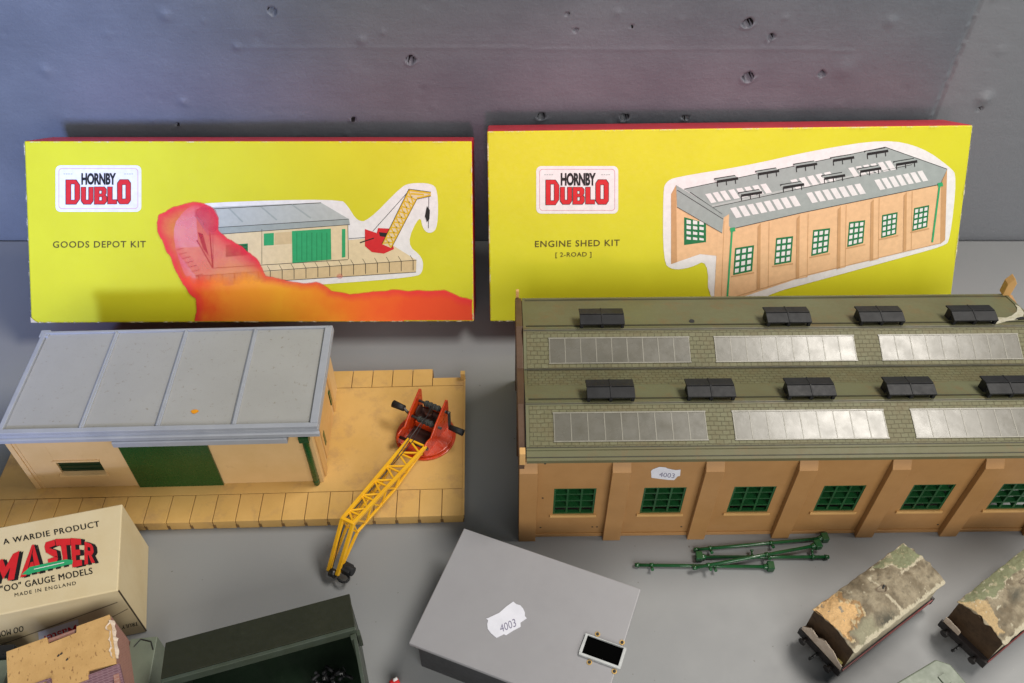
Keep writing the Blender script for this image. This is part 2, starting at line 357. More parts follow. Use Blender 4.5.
for a, c in (((382.6, 244), (409.5, 189.5)), ((391, 247.6), (416.5, 199)), ((409, 190.2), (431, 193)), ((417, 198), (431, 195.3)), ((411, 193.6), (424, 194.6))): line(b, a, c, 1.6, fn(7.7), 7)
for a, c in (((382, 244), (409, 189)), ((391.5, 248), (417, 199)), ((409, 189), (431, 192)), ((417, 199), (431, 196))): line(b, a, c, .55, fn(8), 8)
line(b, (373, 231), (407, 193), .5, fn(6), 8); line(b, (429, 194), (428.5, 228), .5, fn(6), 8)
pg([(427, 206), (430, 210), (429.5, 219), (427, 222), (425, 216)], 7, 8)
pic = b.build('printed_picture', PM, t)
b = MB()
so = [(156, 222), (158, 215), (166, 210), (178, 204), (192, 201), (203, 202), (213, 207), (219, 218), (218, 229), (226, 236), (243, 246), (256, 257), (263, 267), (266, 275), (284, 279), (298, 281), (306, 282), (316, 281), (325, 284), (331, 290), (350, 293), (366, 292), (378, 290), (392, 288.5), (414, 290), (436, 289), (448, 290), (460, 296), (472.6, 299), (473.2, 320.8), (194, 321.6), (196, 313), (195, 299), (188, 293), (182, 284), (176, 272), (170, 258), (163, 243), (157, 232)]
rs = random.Random(5)
def ragged(P, amp, k=5):
    o = []
    for i, p in enumerate(P):
        q = P[(i+1) % len(P)]
        for j in range(k):
            u = j/k; x = p[0]+(q[0]-p[0])*u; y = p[1]+(q[1]-p[1])*u
            if not (x > 470 or y > 318): x += amp*noise.noise(Vector((x*.13, y*.13, 1))); y += amp*noise.noise(Vector((x*.13, y*.13, 7)))
            o.append((x, y))
    return o
so = ragged(so, 1.6)
cx_ = 225
def shrink(P, d):
    o = []
    for i, p in enumerate(P):
        a = P[i-4]; c = P[(i+4) % len(P)]; dx, dy = c[0]-a[0], c[1]-a[1]; l = math.hypot(dx, dy) or 1
        if p[1] > 318 or p[0] > 470: o.append(p)
        else: o.append((p[0]-dy/l*d, p[1]+dx/l*d))
    return o
def seg_d(px_, py_, a, c):
    dx, dy = c[0]-a[0], c[1]-a[1]; l = dx*dx+dy*dy or 1e-9; t_ = max(0, min(1, ((px_-a[0])*dx+(py_-a[1])*dy)/l)); return math.hypot(px_-a[0]-t_*dx, py_-a[1]-t_*dy)
def inside(px_, py_, P):
    r = False
    for k in range(len(P)):
        a, c = P[k-1], P[k]
        if (a[1] > py_) != (c[1] > py_) and px_ < (c[0]-a[0])*(py_-a[1])/(c[1]-a[1])+a[0]: r = not r
    return r
edges = [(so[k-1], so[k]) for k in range(len(so)) if not ((so[k-1][1] > 318 and so[k][1] > 318) or (so[k-1][0] > 471 and so[k][0] > 471))]
STEP = 2.0; vs = []; ds = []; idx = {}; fs = []
def sv(i, j):
    if (i, j) not in idx:
        x, y = 150+i*STEP, 196+j*STEP
        x = min(x, 473.0); y = min(y, 320.9)
        d = min(seg_d(x, y, a, c) for a, c in edges)
        idx[(i, j)] = len(vs); vs.append(fn(9)(x, y)); ds.append(d if inside(x, y, so) else -d)
    return idx[(i, j)]
for i in range(163):
    for j in range(63):
        cx0, cy0 = 151+i*STEP, 197+j*STEP
        if inside(cx0, cy0, so) or min(seg_d(cx0, cy0, a, c) for a, c in edges) < 3: fs.append((sv(i, j), sv(i+1, j), sv(i+1, j+1), sv(i, j+1)))
def stain2():
    n = NT('ink_stain'); x = n.xyz()
    at = n.n('ShaderNodeAttribute'); at.attribute_name = 'edge'; D_ = at.outputs['Fac']
    u = n.math('ADD', x[0], n.math('MULTIPLY', n.math('SUBTRACT', n.noise(.45, 5, .6), .5), 5.0)); v = n.math('ADD', x[2], n.math('MULTIPLY', n.math('SUBTRACT', n.noise(.5, 5, .6), .5), 2.6))
    low = n.ramp(n.math('DIVIDE', u, 35.0), [(.36, (.86, .09, .02)), (.43, (.92, .30, .03)), (.56, (.94, .42, .03)), (.68, (.90, .20, .02)), (.82, (.82, .085, .02)), (.98, (.76, .055, .02))])
    hi = n.mix(n.ramp(n.noise(.7, 6, .65), [(.35, 0.), (.66, 1.)]), (.80, .02, .07), (.88, .12, .10))
    c = n.mix(n.ramp(n.math('DIVIDE', v, 13.0), [(.20, 1.), (.34, 0.)]), hi, low)
    dn_ = n.math('ADD', D_, n.math('MULTIPLY', n.math('SUBTRACT', n.noise(1.6, 5, .7), .5), 5.0))
    c = n.mix(n.ramp(n.math('DIVIDE', dn_, 12.0), [(.1, .75), (.75, 0.)]), c, (.78, .012, .045))
    n.base(c); n.rough(.6); n.b.inputs['Specular IOR Level'].default_value = .25
    a = n.ramp(n.math('DIVIDE', n.math('ADD', D_, n.math('MULTIPLY', n.math('SUBTRACT', n.noise(4, 4, .6), .5), 1.6)), 20.0), [(.0, 0.), (.07, .86), (.35, .66), (.8, .50)])
    a = n.math('MAXIMUM', a, n.math('MULTIPLY', n.ramp(n.math('DIVIDE', v, 13.0), [(.2, .92), (.33, 0.)]), n.ramp(n.math('DIVIDE', D_, 20.0), [(.0, 0.), (.07, 1.)])))
    n.l(a, n.b.inputs['Alpha']); return n.m
b.add(vs, fs, 0)
st = b.build('ink_stain', [stain2()], t, merge=False); st['label'] = 'red and orange ink stain spread over the picture'
at_ = st.data.attributes.new('edge', 'FLOAT', 'POINT')
for k, d in enumerate(ds): at_.data[k].value = d
b = MB()
b.poly([fn(10)(*p) for p in ((196, 211), (201, 206.5), (206, 204.5), (211, 206), (216, 210), (219, 217), (219, 226), (216, 231), (212, 232.5), (207, 229), (201, 220), (196.5, 215))], 0)
b.build('stain_blot', edge_mat(), st); b = MB()
b.poly([fn(11)(340+3.2*math.cos(a*.7), 276+2.6*math.sin(a*.7)) for a in range(9)], 0)
b.build('stain_blot', edge_mat(), st)
def wear(t, fn, q, k=11, wd=1.2):
    b = MB()
    for i in range(4): line(b, q[i], q[(i+1) % 4], wd, fn(k), 0)
    b.build('worn_edges', WEAR, t)
wear(t, fn, [(31.6, 322.2), (473.2, 320.8), (471.3, 141.9), (24.8, 141.9)])
b = MB(); b.poly([fn(12)(x, y) for x, y in ((31, 317), (33, 318.5), (36, 321), (39, 322.3), (31.5, 322.3))], 0); b.build('bare_corner', WORN, t)

# engine shed box
t, fn, A2, n2 = kit_box('model_kit_box', 'yellow engine shed kit box without any stain, standing behind the green roofed shed', (490, 321.5), (948.5, 318), (487, 131), (973, 125), R(28), 4.4)
g = lambda x, y: (525+x/6.209, 155+y/6.209)
logo(t, fn, 536.2, 166, 618.2, 213.6, gq(222, 110, 440, 185), [gq(130, 155, 210, 308), gq(220, 200, 290, 305), gq(298, 200, 368, 305), gq(377, 200, 432, 303), gq(440, 153, 518, 305)])
b = MB(); txt(b, 'ENGINE SHED KIT', [(535, 247), (619.7, 245.6), (619.7, 239.4), (535, 240.8)], fn(2), 0, .012, 1.12)
txt(b, '[ 2-ROAD ]', [(555.5, 258.2), (591.5, 257.6), (591.5, 251.8), (555.5, 252.4)], fn(2), 0, .01, 1.1); b.build('title_lettering', K_OLIVE, t)
b = MB(); PM = [K_WHITE, K_PEACH, K_LGREY, K_GREY, K_GREEN, K_DGREEN, K_PEACHD, K_YEL, K_BLACK]
pg(smooth([(663, 190), (666, 182), (675, 177), (745, 166), (815, 150), (885, 139), (922, 147), (950, 167), (957, 176), (950, 240), (944, 246), (900, 258), (805, 284), (775, 292), (752, 304), (708, 304), (708, 259), (690, 268), (672, 270), (663, 262)]), 1, 0)
pg([(671, 194), (676, 185), (722, 214), (719, 256), (700, 254), (671, 264)], 2, 1); pg([(671, 194), (676, 185), (677, 262), (671, 264)], 3, 6)
pg([(684, 217), (706, 223), (706, 242), (684, 245)], 3, 5)
for i in range(3):
    for j in range(4): pg([(686.5+i*6.4, 219.6+j*5.6+i*.6), (690.8+i*6.4, 220.4+j*5.6+i*.6), (690.8+i*6.4, 224+j*5.2+i*.4), (686.5+i*6.4, 223.6+j*5.2+i*.4)], 4, 0)
pg([(676, 185), (724, 214), (722, 233), (677, 207)], 5, 3); line(b, (677, 190), (723, 219), .6, fn(6), 8); line(b, (677, 207), (722, 233), .5, fn(6), 8)
pg([(728, 226), (802, 212), (941, 183), (940, 243), (802, 277), (727, 302)], 2, 1); pg([(718, 221), (729, 214), (727, 302), (714, 302)], 4, 1); line(b, (724, 221), (721, 302), .5, fn(6), 6)
pg([(941, 181), (947, 169), (945, 240), (940, 244)], 3, 6)
pg([(684, 189), (745, 176), (885, 147), (947, 169), (941, 184), (800, 213), (731, 229), (722, 214)], 3, 3)
line(b, (684, 189), (885, 147), .6, fn(4), 8); line(b, (885, 147), (947, 169), .6, fn(4), 8); line(b, (731, 229), (800, 213), .6, fn(5), 8); line(b, (800, 213), (941, 184), .6, fn(5), 8)
line(b, (712, 206), (912, 163), 2.0, fn(4), 2); line(b, (712, 207.4), (912, 164.4), .5, fn(5), 8); line(b, (690, 192), (722, 214), .6, fn(5), 8)
def skl(x0, y0, x1, y1, n, h=9, sl=6):
    for i in range(n):
        a = (x0+(x1-x0)*i/n, y0+(y1-y0)*i/n); c = (x0+(x1-x0)*(i+.72)/n, y0+(y1-y0)*(i+.72)/n)
        pg([a, c, (c[0]+sl, c[1]+h), (a[0]+sl, a[1]+h)], 5, 0)
for q in ((705, 194, 727, 190, 3), (728, 190, 768, 183, 5), (790, 180, 832, 171, 5), (848, 168, 892, 160, 6)): skl(*q)
for q in ((730, 208, 797, 195, 8), (806, 193, 862, 183, 7), (874, 180, 924, 170, 7)): skl(*q, h=10)
for (x, y) in ((714, 179), (755, 171.5), (793, 164.5), (830, 158), (864, 151.5), (738, 193), (780, 185), (821, 176), (857, 169), (893, 162)):
    line(b, (x+1, y+1), (x+22, y-2.4), 2.2, fn(5.5), 2); line(b, (x, y), (x+21, y-3.4), 1.5, fn(6), 8); pg([(x+1, y), (x+21, y-3.4), (x+24, y-.9), (x+4, y+2.5)], 6.1, 3); line(b, (x+3, y+2.6), (x+24, y-.8), 2.6, fn(6.3), 8)
    for k in range(3): line(b, (x+3+k*9, y+2.5-k*1.4), (x+3.5+k*9, y+7.5-k*1.4), .9, fn(6), 8)
for (x0, x1, y0, y1) in ((758, 769, 222, 289), (797, 808, 214, 279), (838, 846, 205, 269), (871, 879, 198, 261), (904, 912, 191, 251)):
    pg([(x0, y0+4), (x0+2, y0), (x1, y0-1), (x1-1, y1-2), (x0-1, y1)], 4, 1); pg([(x0, y0+4), (x0+2.6, y0+1), (x0+2, y1-1), (x0-1, y1)], 5, 6); line(b, (x0, y0+4), (x0-1, y1), .6, fn(6), 6); line(b, (x1, y0), (x1-1, y1-2), .6, fn(6), 6)
for q in (((733, 275), (752, 271), (754, 245), (735, 248)), ((774, 265), (791, 262), (793, 236), (776, 238)), ((811, 256), (828, 252), (830, 228), (813, 230)), ((847, 247), (863, 243), (865, 220), (849, 222)), ((881, 238), (896, 234), (897.5, 212), (882, 215)), ((912, 231), (927, 227), (929, 205), (914, 208))):
    pg(q, 4, 5)
    for i in range(3):
        for j in range(4): pg([bil(q, .08+i*.31, .07+j*.235), bil(q, .28+i*.31, .07+j*.235), bil(q, .28+i*.31, .22+j*.235), bil(q, .08+i*.31, .22+j*.235)], 5, 0)
    line(b, (q[0][0]-2, q[0][1]+1.5), (q[1][0]+2, q[1][1]+1.5), 1.2, fn(5), 6)
for a, c in (((732, 229), (727, 300)), ((939.5, 184), (932, 242))):
    line(b, a, c, 1.8, fn(7), 4); line(b, (a[0]-2, a[1]+1), (a[0]+3, a[1]), 4, fn(8), 4)
line(b, (727, 299), (802, 276), .6, fn(5), 6); line(b, (802, 276), (940, 243), .6, fn(5), 6)
b.build('printed_picture', PM, t)
wear(t, fn, [(490.8, 320.8), (947.5, 317.6), (972.2, 126), (487.8, 131.8)])

# ------------------------------------------------------------------ engine shed model
TAN = mk('tan_plastic', (.40, .215, .080), (.36, .19, .068), .5, .42, .4, .08, 14, (.34, .19, .08), .9, .62, .85, fine=.04)
TANL = mk('ochre_plastic', (.62, .37, .14), (.56, .33, .12), .7, .42, .4, .08, 14)
TANB = mk('shaded_tan_plastic', (.10, .055, .03), (.075, .04, .022), .7, .45, .4)  # tan darkened to brown: shade on the left end wall put into colour
ROOF = mk('olive_plastic', (.130, .136, .072), (.118, .108, .052), .30, .48, .4, .14, 8, (.15, .10, .045), .7, .52, .74, stretch=(.5, 1, 1), fine=.05)
def tile_mat():
    n = NT('olive_slates')
    br = n.n('ShaderNodeTexBrick'); br.offset = .5
    br.inputs['Scale'].default_value = 1; br.inputs['Brick Width'].default_value = .44; br.inputs['Row Height'].default_value = .27; br.inputs['Mortar Size'].default_value = .022
    br.inputs['Mortar Smooth'].default_value = .3; br.inputs['Color1'].default_value = (.140, .138, .074, 1); br.inputs['Color2'].default_value = (.120, .116, .058, 1); br.inputs['Mortar'].default_value = (.075, .068, .034, 1)
    va = n.n('ShaderNodeVectorMath', operation='SCALE'); nz_ = n.n('ShaderNodeTexNoise'); nz_.inputs['Scale'].default_value = 1.6; n.l(n.co, nz_.inputs['Vector']); n.l(nz_.outputs['Color'], va.inputs[0]); va.inputs['Scale'].default_value = .09
    vb = n.n('ShaderNodeVectorMath', operation='ADD'); n.l(n.co, vb.inputs[0]); n.l(va.outputs[0], vb.inputs[1]); n.l(vb.outputs[0], br.inputs['Vector'])
    c = n.mix(n.ramp(n.noise(.8, 7, .7), [(.42, 0.), (.7, .8)]), br.outputs['Color'], (.125, .10, .048))
    c = n.mix(n.ramp(n.noise(6, 6, .8), [(.5, 0.), (.7, .5)]), c, (.19, .19, .12))
    n.base(c); n.rough(.55); n.b.inputs['Specular IOR Level'].default_value = .3; n.bump(n.math('SUBTRACT', 1.0, br.outputs['Fac']), .7, .05); return n.m
TILE = tile_mat()
GLAZ = NT('skylight_pane'); GLAZ.base(GLAZ.mix(GLAZ.ramp(GLAZ.noise(1.2, 7, .7), [(.35, 0.), (.75, 1.)]), (.125, .12, .10), (.105, .098, .075)))
GLAZ.rough(GLAZ.ramp(GLAZ.noise(1.0, 4, .6), [(.3, .22), (.7, .33)])); GLAZ.bump(GLAZ.noise(.6, 3, .5), .16, .10); GLAZ.b.inputs['Specular IOR Level'].default_value = .55; GLAZ = GLAZ.m
GBAR = mk('pale_glazing_bar', (.24, .23, .19), (.19, .18, .145), 2, .35)
VENT = mk('black_plastic', (.012, .0125, .014), (.018, .019, .021), 1.2, .5, .25, .1, 14, fine=.03)
GREEN = mk('dark_green_plastic', (.012, .085, .025), (.010, .06, .018), .8, .28, .5, .05)
PIPEG = mk('green_pipe_plastic', (.012, .095, .030), (.010, .070, .022), 1, .20, .8, .06)
PAPER = mk('white_label', (.68, .69, .76), (.62, .63, .70), 1.5, .55, .3, .05, fine=.02)
DARK = mk('black_shade_and_marks', (.010, .010, .010), None, 1, .6)  # flat black: painted shade of holes and crack, plus solid pencil marks
S = thing('engine_shed_model', 'tan two road engine shed with an olive double ridge roof and skylights', 'model building', (.42, 29.32, 0), R(.75))
LX = 33.55; WY = .15; pilx = [.52+5.43*i for i in range(7)]
wins = [(p+1.6, p+4.15) for p in pilx[:6]]; wz0, wz1 = 2.55, 5.4
b = MB()
xcur = 0.1
for (a, c) in wins:
    b.box((xcur, WY, 0), (a, WY+.25, 8.45)); b.box((a, WY, 0), (c, WY+.25, wz0)); b.box((a, WY, wz1), (c, WY+.25, 8.45)); xcur = c
b.box((xcur, WY, 0), (LX, WY+.25, 8.45))
b.box((.1, 13.1, 0), (LX, 13.35, 8.3))
b.build('wall', TAN, S)
b = MB(); b.box((.12, WY-.09, 0), (LX-.02, WY-.002, .32)); b.build('plinth', TAN, S, .03)
for i, p in enumerate(pilx):
    b = MB(); h = .55; x0, x1 = p-h, p+h
    if i == 0: x0 = 0.0
    yf = -.27
    prof = [(yf, 0), (yf, 7.6), (WY-.003, 8.25), (WY-.003, 0)]
    b.prism([(x0, y, z) for y, z in prof], (x1-x0, 0, 0)); o = b.build('buttress', TAN, S, .03)
# left end wall: open ended shed, with corner posts, middle post and fascia
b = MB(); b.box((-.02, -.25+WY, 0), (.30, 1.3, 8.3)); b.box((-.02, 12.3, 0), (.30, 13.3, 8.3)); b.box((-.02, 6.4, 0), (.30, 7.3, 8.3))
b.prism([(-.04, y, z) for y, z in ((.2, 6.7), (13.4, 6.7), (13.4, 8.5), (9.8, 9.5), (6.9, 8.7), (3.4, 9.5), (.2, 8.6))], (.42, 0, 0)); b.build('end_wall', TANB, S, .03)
b = MB(); b.box((.0, -.12, 8.26), (.34, .35, 9.35)); b.build('corner_post', TANL, S, .03)
b = MB(); b.box((.02, 13.55, 8.0), (.22, 13.75, 9.0)); b.build('corner_post', TANL, S, .02)
b = MB(); b.prism([(33.15, 13.3, 8.4), (33.65, 13.25, 8.4), (33.70, 13.3, 9.5), (33.45, 13.35, 9.9), (33.15, 13.35, 9.4)], (0, .55, 0)); b.build('corner_post', TANL, S, .03)
b = MB(); b.box((LX, WY, 0), (LX+.3, 1.3, 8.3)); b.box((LX, 12.3, 0), (LX+.3, 13.3, 8.3)); b.box((LX, .3, 6.9), (LX+.3, 13.4, 8.4)); b.build('end_wall', TAN, S, .03)
# roof profile (y, z) in the shed's own frame
RP = [(-.06, 8.55), (.62, 8.85), (3.35, 9.62), (6.88, 8.55), (9.44, 9.55), (13.45, 8.35)]
rx0, rx1 = .42, 33.5
def rpt(i, u): a, c = RP[i], RP[i+1]; return (a[0]+(c[0]-a[0])*u, a[1]+(c[1]-a[1])*u)
def strip(b, x0, x1, p, q, th=.2, lift=0.0, m=0):
    dy, dz = q[0]-p[0], q[1]-p[1]; l = math.hypot(dy, dz); n_ = (-dz/l, dy/l)
    P = [(p[0]+n_[0]*lift, p[1]+n_[1]*lift), (q[0]+n_[0]*lift, q[1]+n_[1]*lift)]
    Q = [(P[1][0]-n_[0]*th, P[1][1]-n_[1]*th), (P[0][0]-n_[0]*th, P[0][1]-n_[1]*th)]
    b.prism([(x0, y, z) for y, z in P+Q], (x1-x0, 0, 0), m)
b = MB(); lo = [(y, z-.22) for y, z in RP][::-1]
b.prism([(rx0, y, z) for y, z in RP+lo], (rx1-rx0, 0, 0)); 
strip(b, rx0, rx1, rpt(0, 0), rpt(0, .22), .1, .07); strip(b, rx0, rx1, rpt(0, .85), rpt(0, 1), .1, .06)
for i in (1, 3): strip(b, rx0, rx1, rpt(i, .93), rpt(i, 1.0), .08, .06)
strip(b, rx0, rx1, rpt(2, 0), rpt(2, .04), .08, .06); strip(b, rx0, rx1, rpt(2, .12), rpt(2, .14), .08, .04); strip(b, rx0, rx1, rpt(4, 0), rpt(4, .04), .08, .06); strip(b, rx0, rx1, rpt(4, .10), rpt(4, .12), .08, .04)
strip(b, rx0, rx1, rpt(4, .96), rpt(4, 1), .1, .07)
for xx in (rx0, rx1-.18):
    for i in (1, 2, 3, 4): strip(b, xx, xx+.18, rpt(i, .0), rpt(i, 1), .08, .05)
# slated bands
strip(b, rx0+.2, rx1-.2, rpt(1, .0), rpt(1, .93), .02, .022, 1); strip(b, rx0+.2, rx1-.2, rpt(3, .03), rpt(3, .93), .02, .022, 1); strip(b, rx0+.2, rx1-.2, rpt(2, .52), rpt(2, .97), .02, .022, 1)
for (i_, u_, v_, l_) in ((1, .955, .985, .065), (3, .945, .985, .065), (2, .095, .118, .045), (4, .085, .108, .045), (1, .0, .018, .075), (2, .965, .985, .05), (3, .0, .02, .07), (0, .25, .33, .012), (4, .93, .95, .01)): strip(b, rx0+.02, rx1-.02, rpt(i_, u_), rpt(i_, v_), .02, l_, 2)
roof = b.build('roof', [ROOF, TILE, mk('dark_olive_groove', (.045, .042, .022), None, 2, .6)], S)
sky = []
for row, (i, u0, u1) in enumerate(((1, .14, .76), (3, .15, .76))):
    for k in range(3):
        x0 = 2.06+10.5*k; x1 = x0+8.85
        b = MB(); strip(b, x0, x1, rpt(i, u0), rpt(i, u1), .03, .055)
        pane = b.build('skylight', GLAZ, S)
        b = MB()
        for j in range(10):
            xx = x0+(x1-x0)*j/9; strip(b, xx-.028, xx+.028, rpt(i, u0), rpt(i, u1), .03, .07)
        strip(b, x0-.06, x1+.06, rpt(i, u0-.015), rpt(i, u0+.01), .06, .08); strip(b, x0-.06, x1+.06, rpt(i, u1-.01), rpt(i, u1+.02), .06, .08)
        b.build('glazing_bars', GBAR, pane)
# roof vents
def vent(x, i):
    y, z = RP[i]; y += .05
    b = MB(); w2 = 1.42
    for sx in (-1, 1):
        xa, xb = (x-w2, x-.03) if sx < 0 else (x+.03, x+w2)
        b.prism([(xa, yy, zz) for yy, zz in ((y+1.42, z+.38), (y+.66, z+.64), (y+.66, z+.54), (y+1.40, z+.28))], (xb-xa, 0, 0))
        b.prism([(xa, yy, zz) for yy, zz in ((y+.62, z+.62), (y-.10, z+.50), (y-.10, z+.40), (y+.62, z+.52))], (xb-xa, 0, 0))
    b.prism([(x-w2+.12, yy, zz) for yy, zz in ((y+.62, z-.3), (y+.62, z+.46), (y+.66, z+.50), (y+1.25, z+.30), (y+1.25, z-.6))], (2*w2-.24, 0, 0))
    for dx in (-w2+.02, -.1, w2-.22):
        b.prism([(x+dx, yy, zz) for yy, zz in ((y-.09, z+.42), (y-.03, z-.0), (y+.12, z-.04), (y+.22, z+.2), (y+.62, z+.42))], (.2, 0, 0))
    b.prism([(x-.05, yy, zz) for yy, zz in ((y-.11, z+.53), (y+.64, z+.66), (y+1.44, z+.41), (y+1.44, z+.36), (y-.11, z+.46))], (.1, 0, 0))
    b.build('roof_vent', VENT, S, .025)
for k in range(5): vent(5.45+5.93*k, 2)
for k in (0, 2, 3, 4): vent(5.45+5.96*k, 4)
b = MB(); yy, zz = rpt(4, .2); b.tube((11.35, yy, zz-.1), (11.35, yy, zz+.055), .17, 14); b.build('vent_hole', DARK, S)
# broken corner of the back roof: jagged pale fracture
b = MB()
def RP2(x, u, l=.03): yy, zz = rpt(4, u); return (x, yy, zz+l)
up = [(30.6, .18), (31.2, .22), (31.8, .21), (32.3, .27), (32.9, .40), (33.2, .52), (33.3, .64)]; dn = [(33.45, .55), (33.3, .36), (32.9, .22), (32.4, .14), (31.6, .10), (30.9, .02), (30.5, .0)]
b.prism([RP2(x, u, .02) for x, u in up+dn], (0, 0, .05)); o = b.build('broken_edge', mk('broken_plastic', (.50, .48, .40), (.36, .34, .24), 3, .7, bump=.6, bscale=5), S)
b = MB(); b.prism([RP2(x, u, .02) for x, u in ((32.2, .14), (33.1, .17), (32.9, .235), (32.5, .20))], (0, 0, .06)); b.build('crack', DARK, S)
# windows
for (a, c) in wins:
    fr = MB()
    fy = WY+.03
    fr.box((a, fy, wz0), (a+.12, fy+.22, wz1)); fr.box((c-.12, fy, wz0), (c, fy+.22, wz1)); fr.box((a+.12, fy, wz0), (c-.12, fy+.22, wz0+.12)); fr.box((a+.12, fy, wz1-.12), (c-.12, fy+.22, wz1))
    for k in (1, 2):
        xx = a+(c-a)*k/3; fr.box((xx-.06, fy+.02, wz0+.12), (xx+.06, fy+.42, wz1-.12))
    for k in (1, 2, 3):
        z = wz0+(wz1-wz0)*k/4
        for j in range(3):
            xa = a+(c-a)*j/3+(.12 if j == 0 else .06); xb = a+(c-a)*(j+1)/3-(.12 if j == 2 else .06); fr.box((xa, fy+.03, z-.055), (xb, fy+.40, z+.055))
    o = fr.build('window', GREEN, S)
    b = MB(); b.box((a-.18, WY-.13, wz0-.22), (c+.18, WY-.003, wz0-.01)); b.build('sill', TANL, o, .025)
for x, z in ((1.5, 8.0), (1.45, 4.4), (1.4, 1.0), (5.0, 1.0), (4.7, 1.0), (10.4, .9), (26.9, .8)): b = MB(); b.tube((x, WY-.004, z), (x, WY+.05, z), .07, 8); b.build('peg_hole', DARK, S)
# price sticker on the shed wall
fw = lambda k: (lambda x, y: onP(x, y, (0, 29.463, 0), Vector((math.sin(R(.75)), -math.cos(R(.75)), 0)), .02+.008*k))
def to_local(root, p): return root.matrix_world.inverted() @ (Vector(p)*U)/U
bpy.context.view_layer.update()
Sinv = lambda f: (lambda x, y: to_local(S, f(x, y)))
b = MB(); z_ = lambda x, y: (640+x/20.48, 460+y/20.48)
b.poly([Sinv(fw(0))(*z_(x, y)) for x, y in ((225, 220), (260, 185), (395, 135), (520, 145), (560, 165), (640, 185), (730, 200), (830, 190), (820, 320), (770, 330), (700, 405), (580, 402), (430, 385), (235, 358))])
o = b.build('price_sticker', PAPER, S); b = MB()
INKB = ink('faint_ink', (.20, .19, .28))
txt(b, '4003', [z_(385, 330), z_(700, 365), z_(720, 270), z_(400, 245)], Sinv(fw(1)), 0, .0, 1.0); b.build('price_digits', INKB, o)

# ------------------------------------------------------------------ goods depot model
CRM = mk('cream_plastic', (.66, .45, .22), (.60, .40, .18), .35, .40, .45, .08, 12, (.40, .24, .10), .6, .60, .85, fine=.04)
DECK = mk('yellowed_plastic', (.60, .375, .13), (.54, .33, .10), .3, .42, .4, .08, 12, (.36, .22, .10), .45, .52, .78, fine=.06)
JOINT = mk('deck_joint', (.22, .12, .04), None, 2, .7)
LILAC = mk('grey_plastic_trim', (.36, .38, .42), (.31, .33, .37), .5, .36, .5, .06)
GROOF = mk('grey_plastic_roof', (.36, .36, .345), (.33, .33, .315), .22, .40, .45, .10, 9, (.20, .175, .12), 3.2, .60, .72, fine=.06)
DOORG = mk('glossy_green_door', (.006, .060, .010), (.005, .050, .008), .4, .26, .5, .03)
D = thing('goods_depot_model', 'cream goods depot with flat grey roof, dark green sliding door and long loading platform', 'model building', (-3.07, 30.42, 0), R(1.7))
b = MB(); b.box((-31.05, .12, 0), (-.05, 11.75, .86)); b.box((-31.05, 11.75, 0), (-2.4, 12.55, .86)); 
b.build('platform', JOINT, D)
b = MB()
x = -.03
while x > -30.3:
    x1 = x-1.47
    b.box((x1+.05, 0, .55), (x, 2.05, .94)); b.box((x1+.12, .06, .02), (x-.08, .12, .55)); x = x1
x = -2.45
while x > -12: b.box((x-1.42, 11.0, .86), (x, 12.6, .955)); x -= 1.47
b.box((-31.0, 2.09, .86), (-.03, 10.96, .94)); b.box((-2.4, 11.0, .86), (-.03, 11.75, .93))
b.box((-.16, .0, .94), (.0, 11.8, .99)); b.box((-.35, 11.5, .94), (-.02, 11.85, 1.55))
b.build('deck', DECK, D, .02)
# walls
z0, z1 = .945, 6.58; wx0, wx1, wy0, wy1 = -28.2, -9.35, 2.92, 11.1
wa, wb, wc, wd = -26.0, -23.2, 2.55, 3.85
b = MB(); b.box((wx0, wy0, z0), (wa, wy0+.2, z1)); b.box((wa, wy0, z0), (wb, wy0+.2, wc)); b.box((wa, wy0, wd), (wb, wy0+.2, z1)); b.box((wb, wy0, z0), (wx1, wy0+.2, z1))
b.box((wx0, wy1-.2, z0), (wx1, wy1, z1)); b.box((wx0, wy0+.2, z0), (wx0+.2, wy1-.2, z1)); b.box((wx1-.2, wy0+.2, z0), (wx1, wy1-.2, z1))
b.box((wx0-.06, wy0-.08, z0), (wx0+.28, wy0-.003, z1-.02)); b.box((wx0+.4, wy0-.04, z0), (wx0+.5, wy0-.003, z1-.02)); b.box((wx1-.28, wy0-.08, z0), (wx1+.0, wy0-.003, z1-.02))
b.build('wall', CRM, D, .015)
b = MB(); b.box((wx1+.003, 3.3, z0), (wx1+.12, 4.0, z1-.1)); b.box((wx1+.003, 8.8, z0), (wx1+.12, 9.3, z1-.1)); b.box((wx1+.003, 4.0, 5.4), (wx1+.12, 8.8, 5.8)); b.build('side_door_frame', TANL, D, .02)
b = MB(); b.box((wx1+.004, 4.6, z0+.2), (wx1+.07, 8.2, 4.9)); b.build('side_door', TANL, D, .01)
for ya, yb in ((4.9, 5.25), (8.35, 8.7)): b = MB(); b.box((wx1+.004, ya, 2.2), (wx1+.10, yb, 3.4)); b.build('side_window', DOORG, D)
b = MB(); b.box((wa, wy0+.16, wc), (wb, wy0+.20, wd))
for k in range(3): b.box((wa, wy0+.12, wc+.2+k*.4), (wb, wy0+.16, wc+.26+k*.4))
o = b.build('window', mk('window_dark_green', (.003, .022, .005), None, 1, .4), D); b = MB(); b.box((wa-.15, wy0-.22, wc-.14), (wb+.15, wy0-.003, wc-.01)); b.build('sill', CRM, o, .02); b = MB(); b.box((wa-.15, wy0-.12, wd+.01), (wb+.05, wy0-.003, wd+.13)); b.build('lintel', CRM, o, .02)
b = MB(); b.box((-21.45, wy0-.16, z0+.01), (-15.95, wy0-.03, 5.9))
for k in range(1, 8): b.box((-21.4+k*.69-.01, wy0-.166, z0+.1), (-21.4+k*.69+.01, wy0-.16, 5.8))
b.build('sliding_door', DOORG, D, .015)
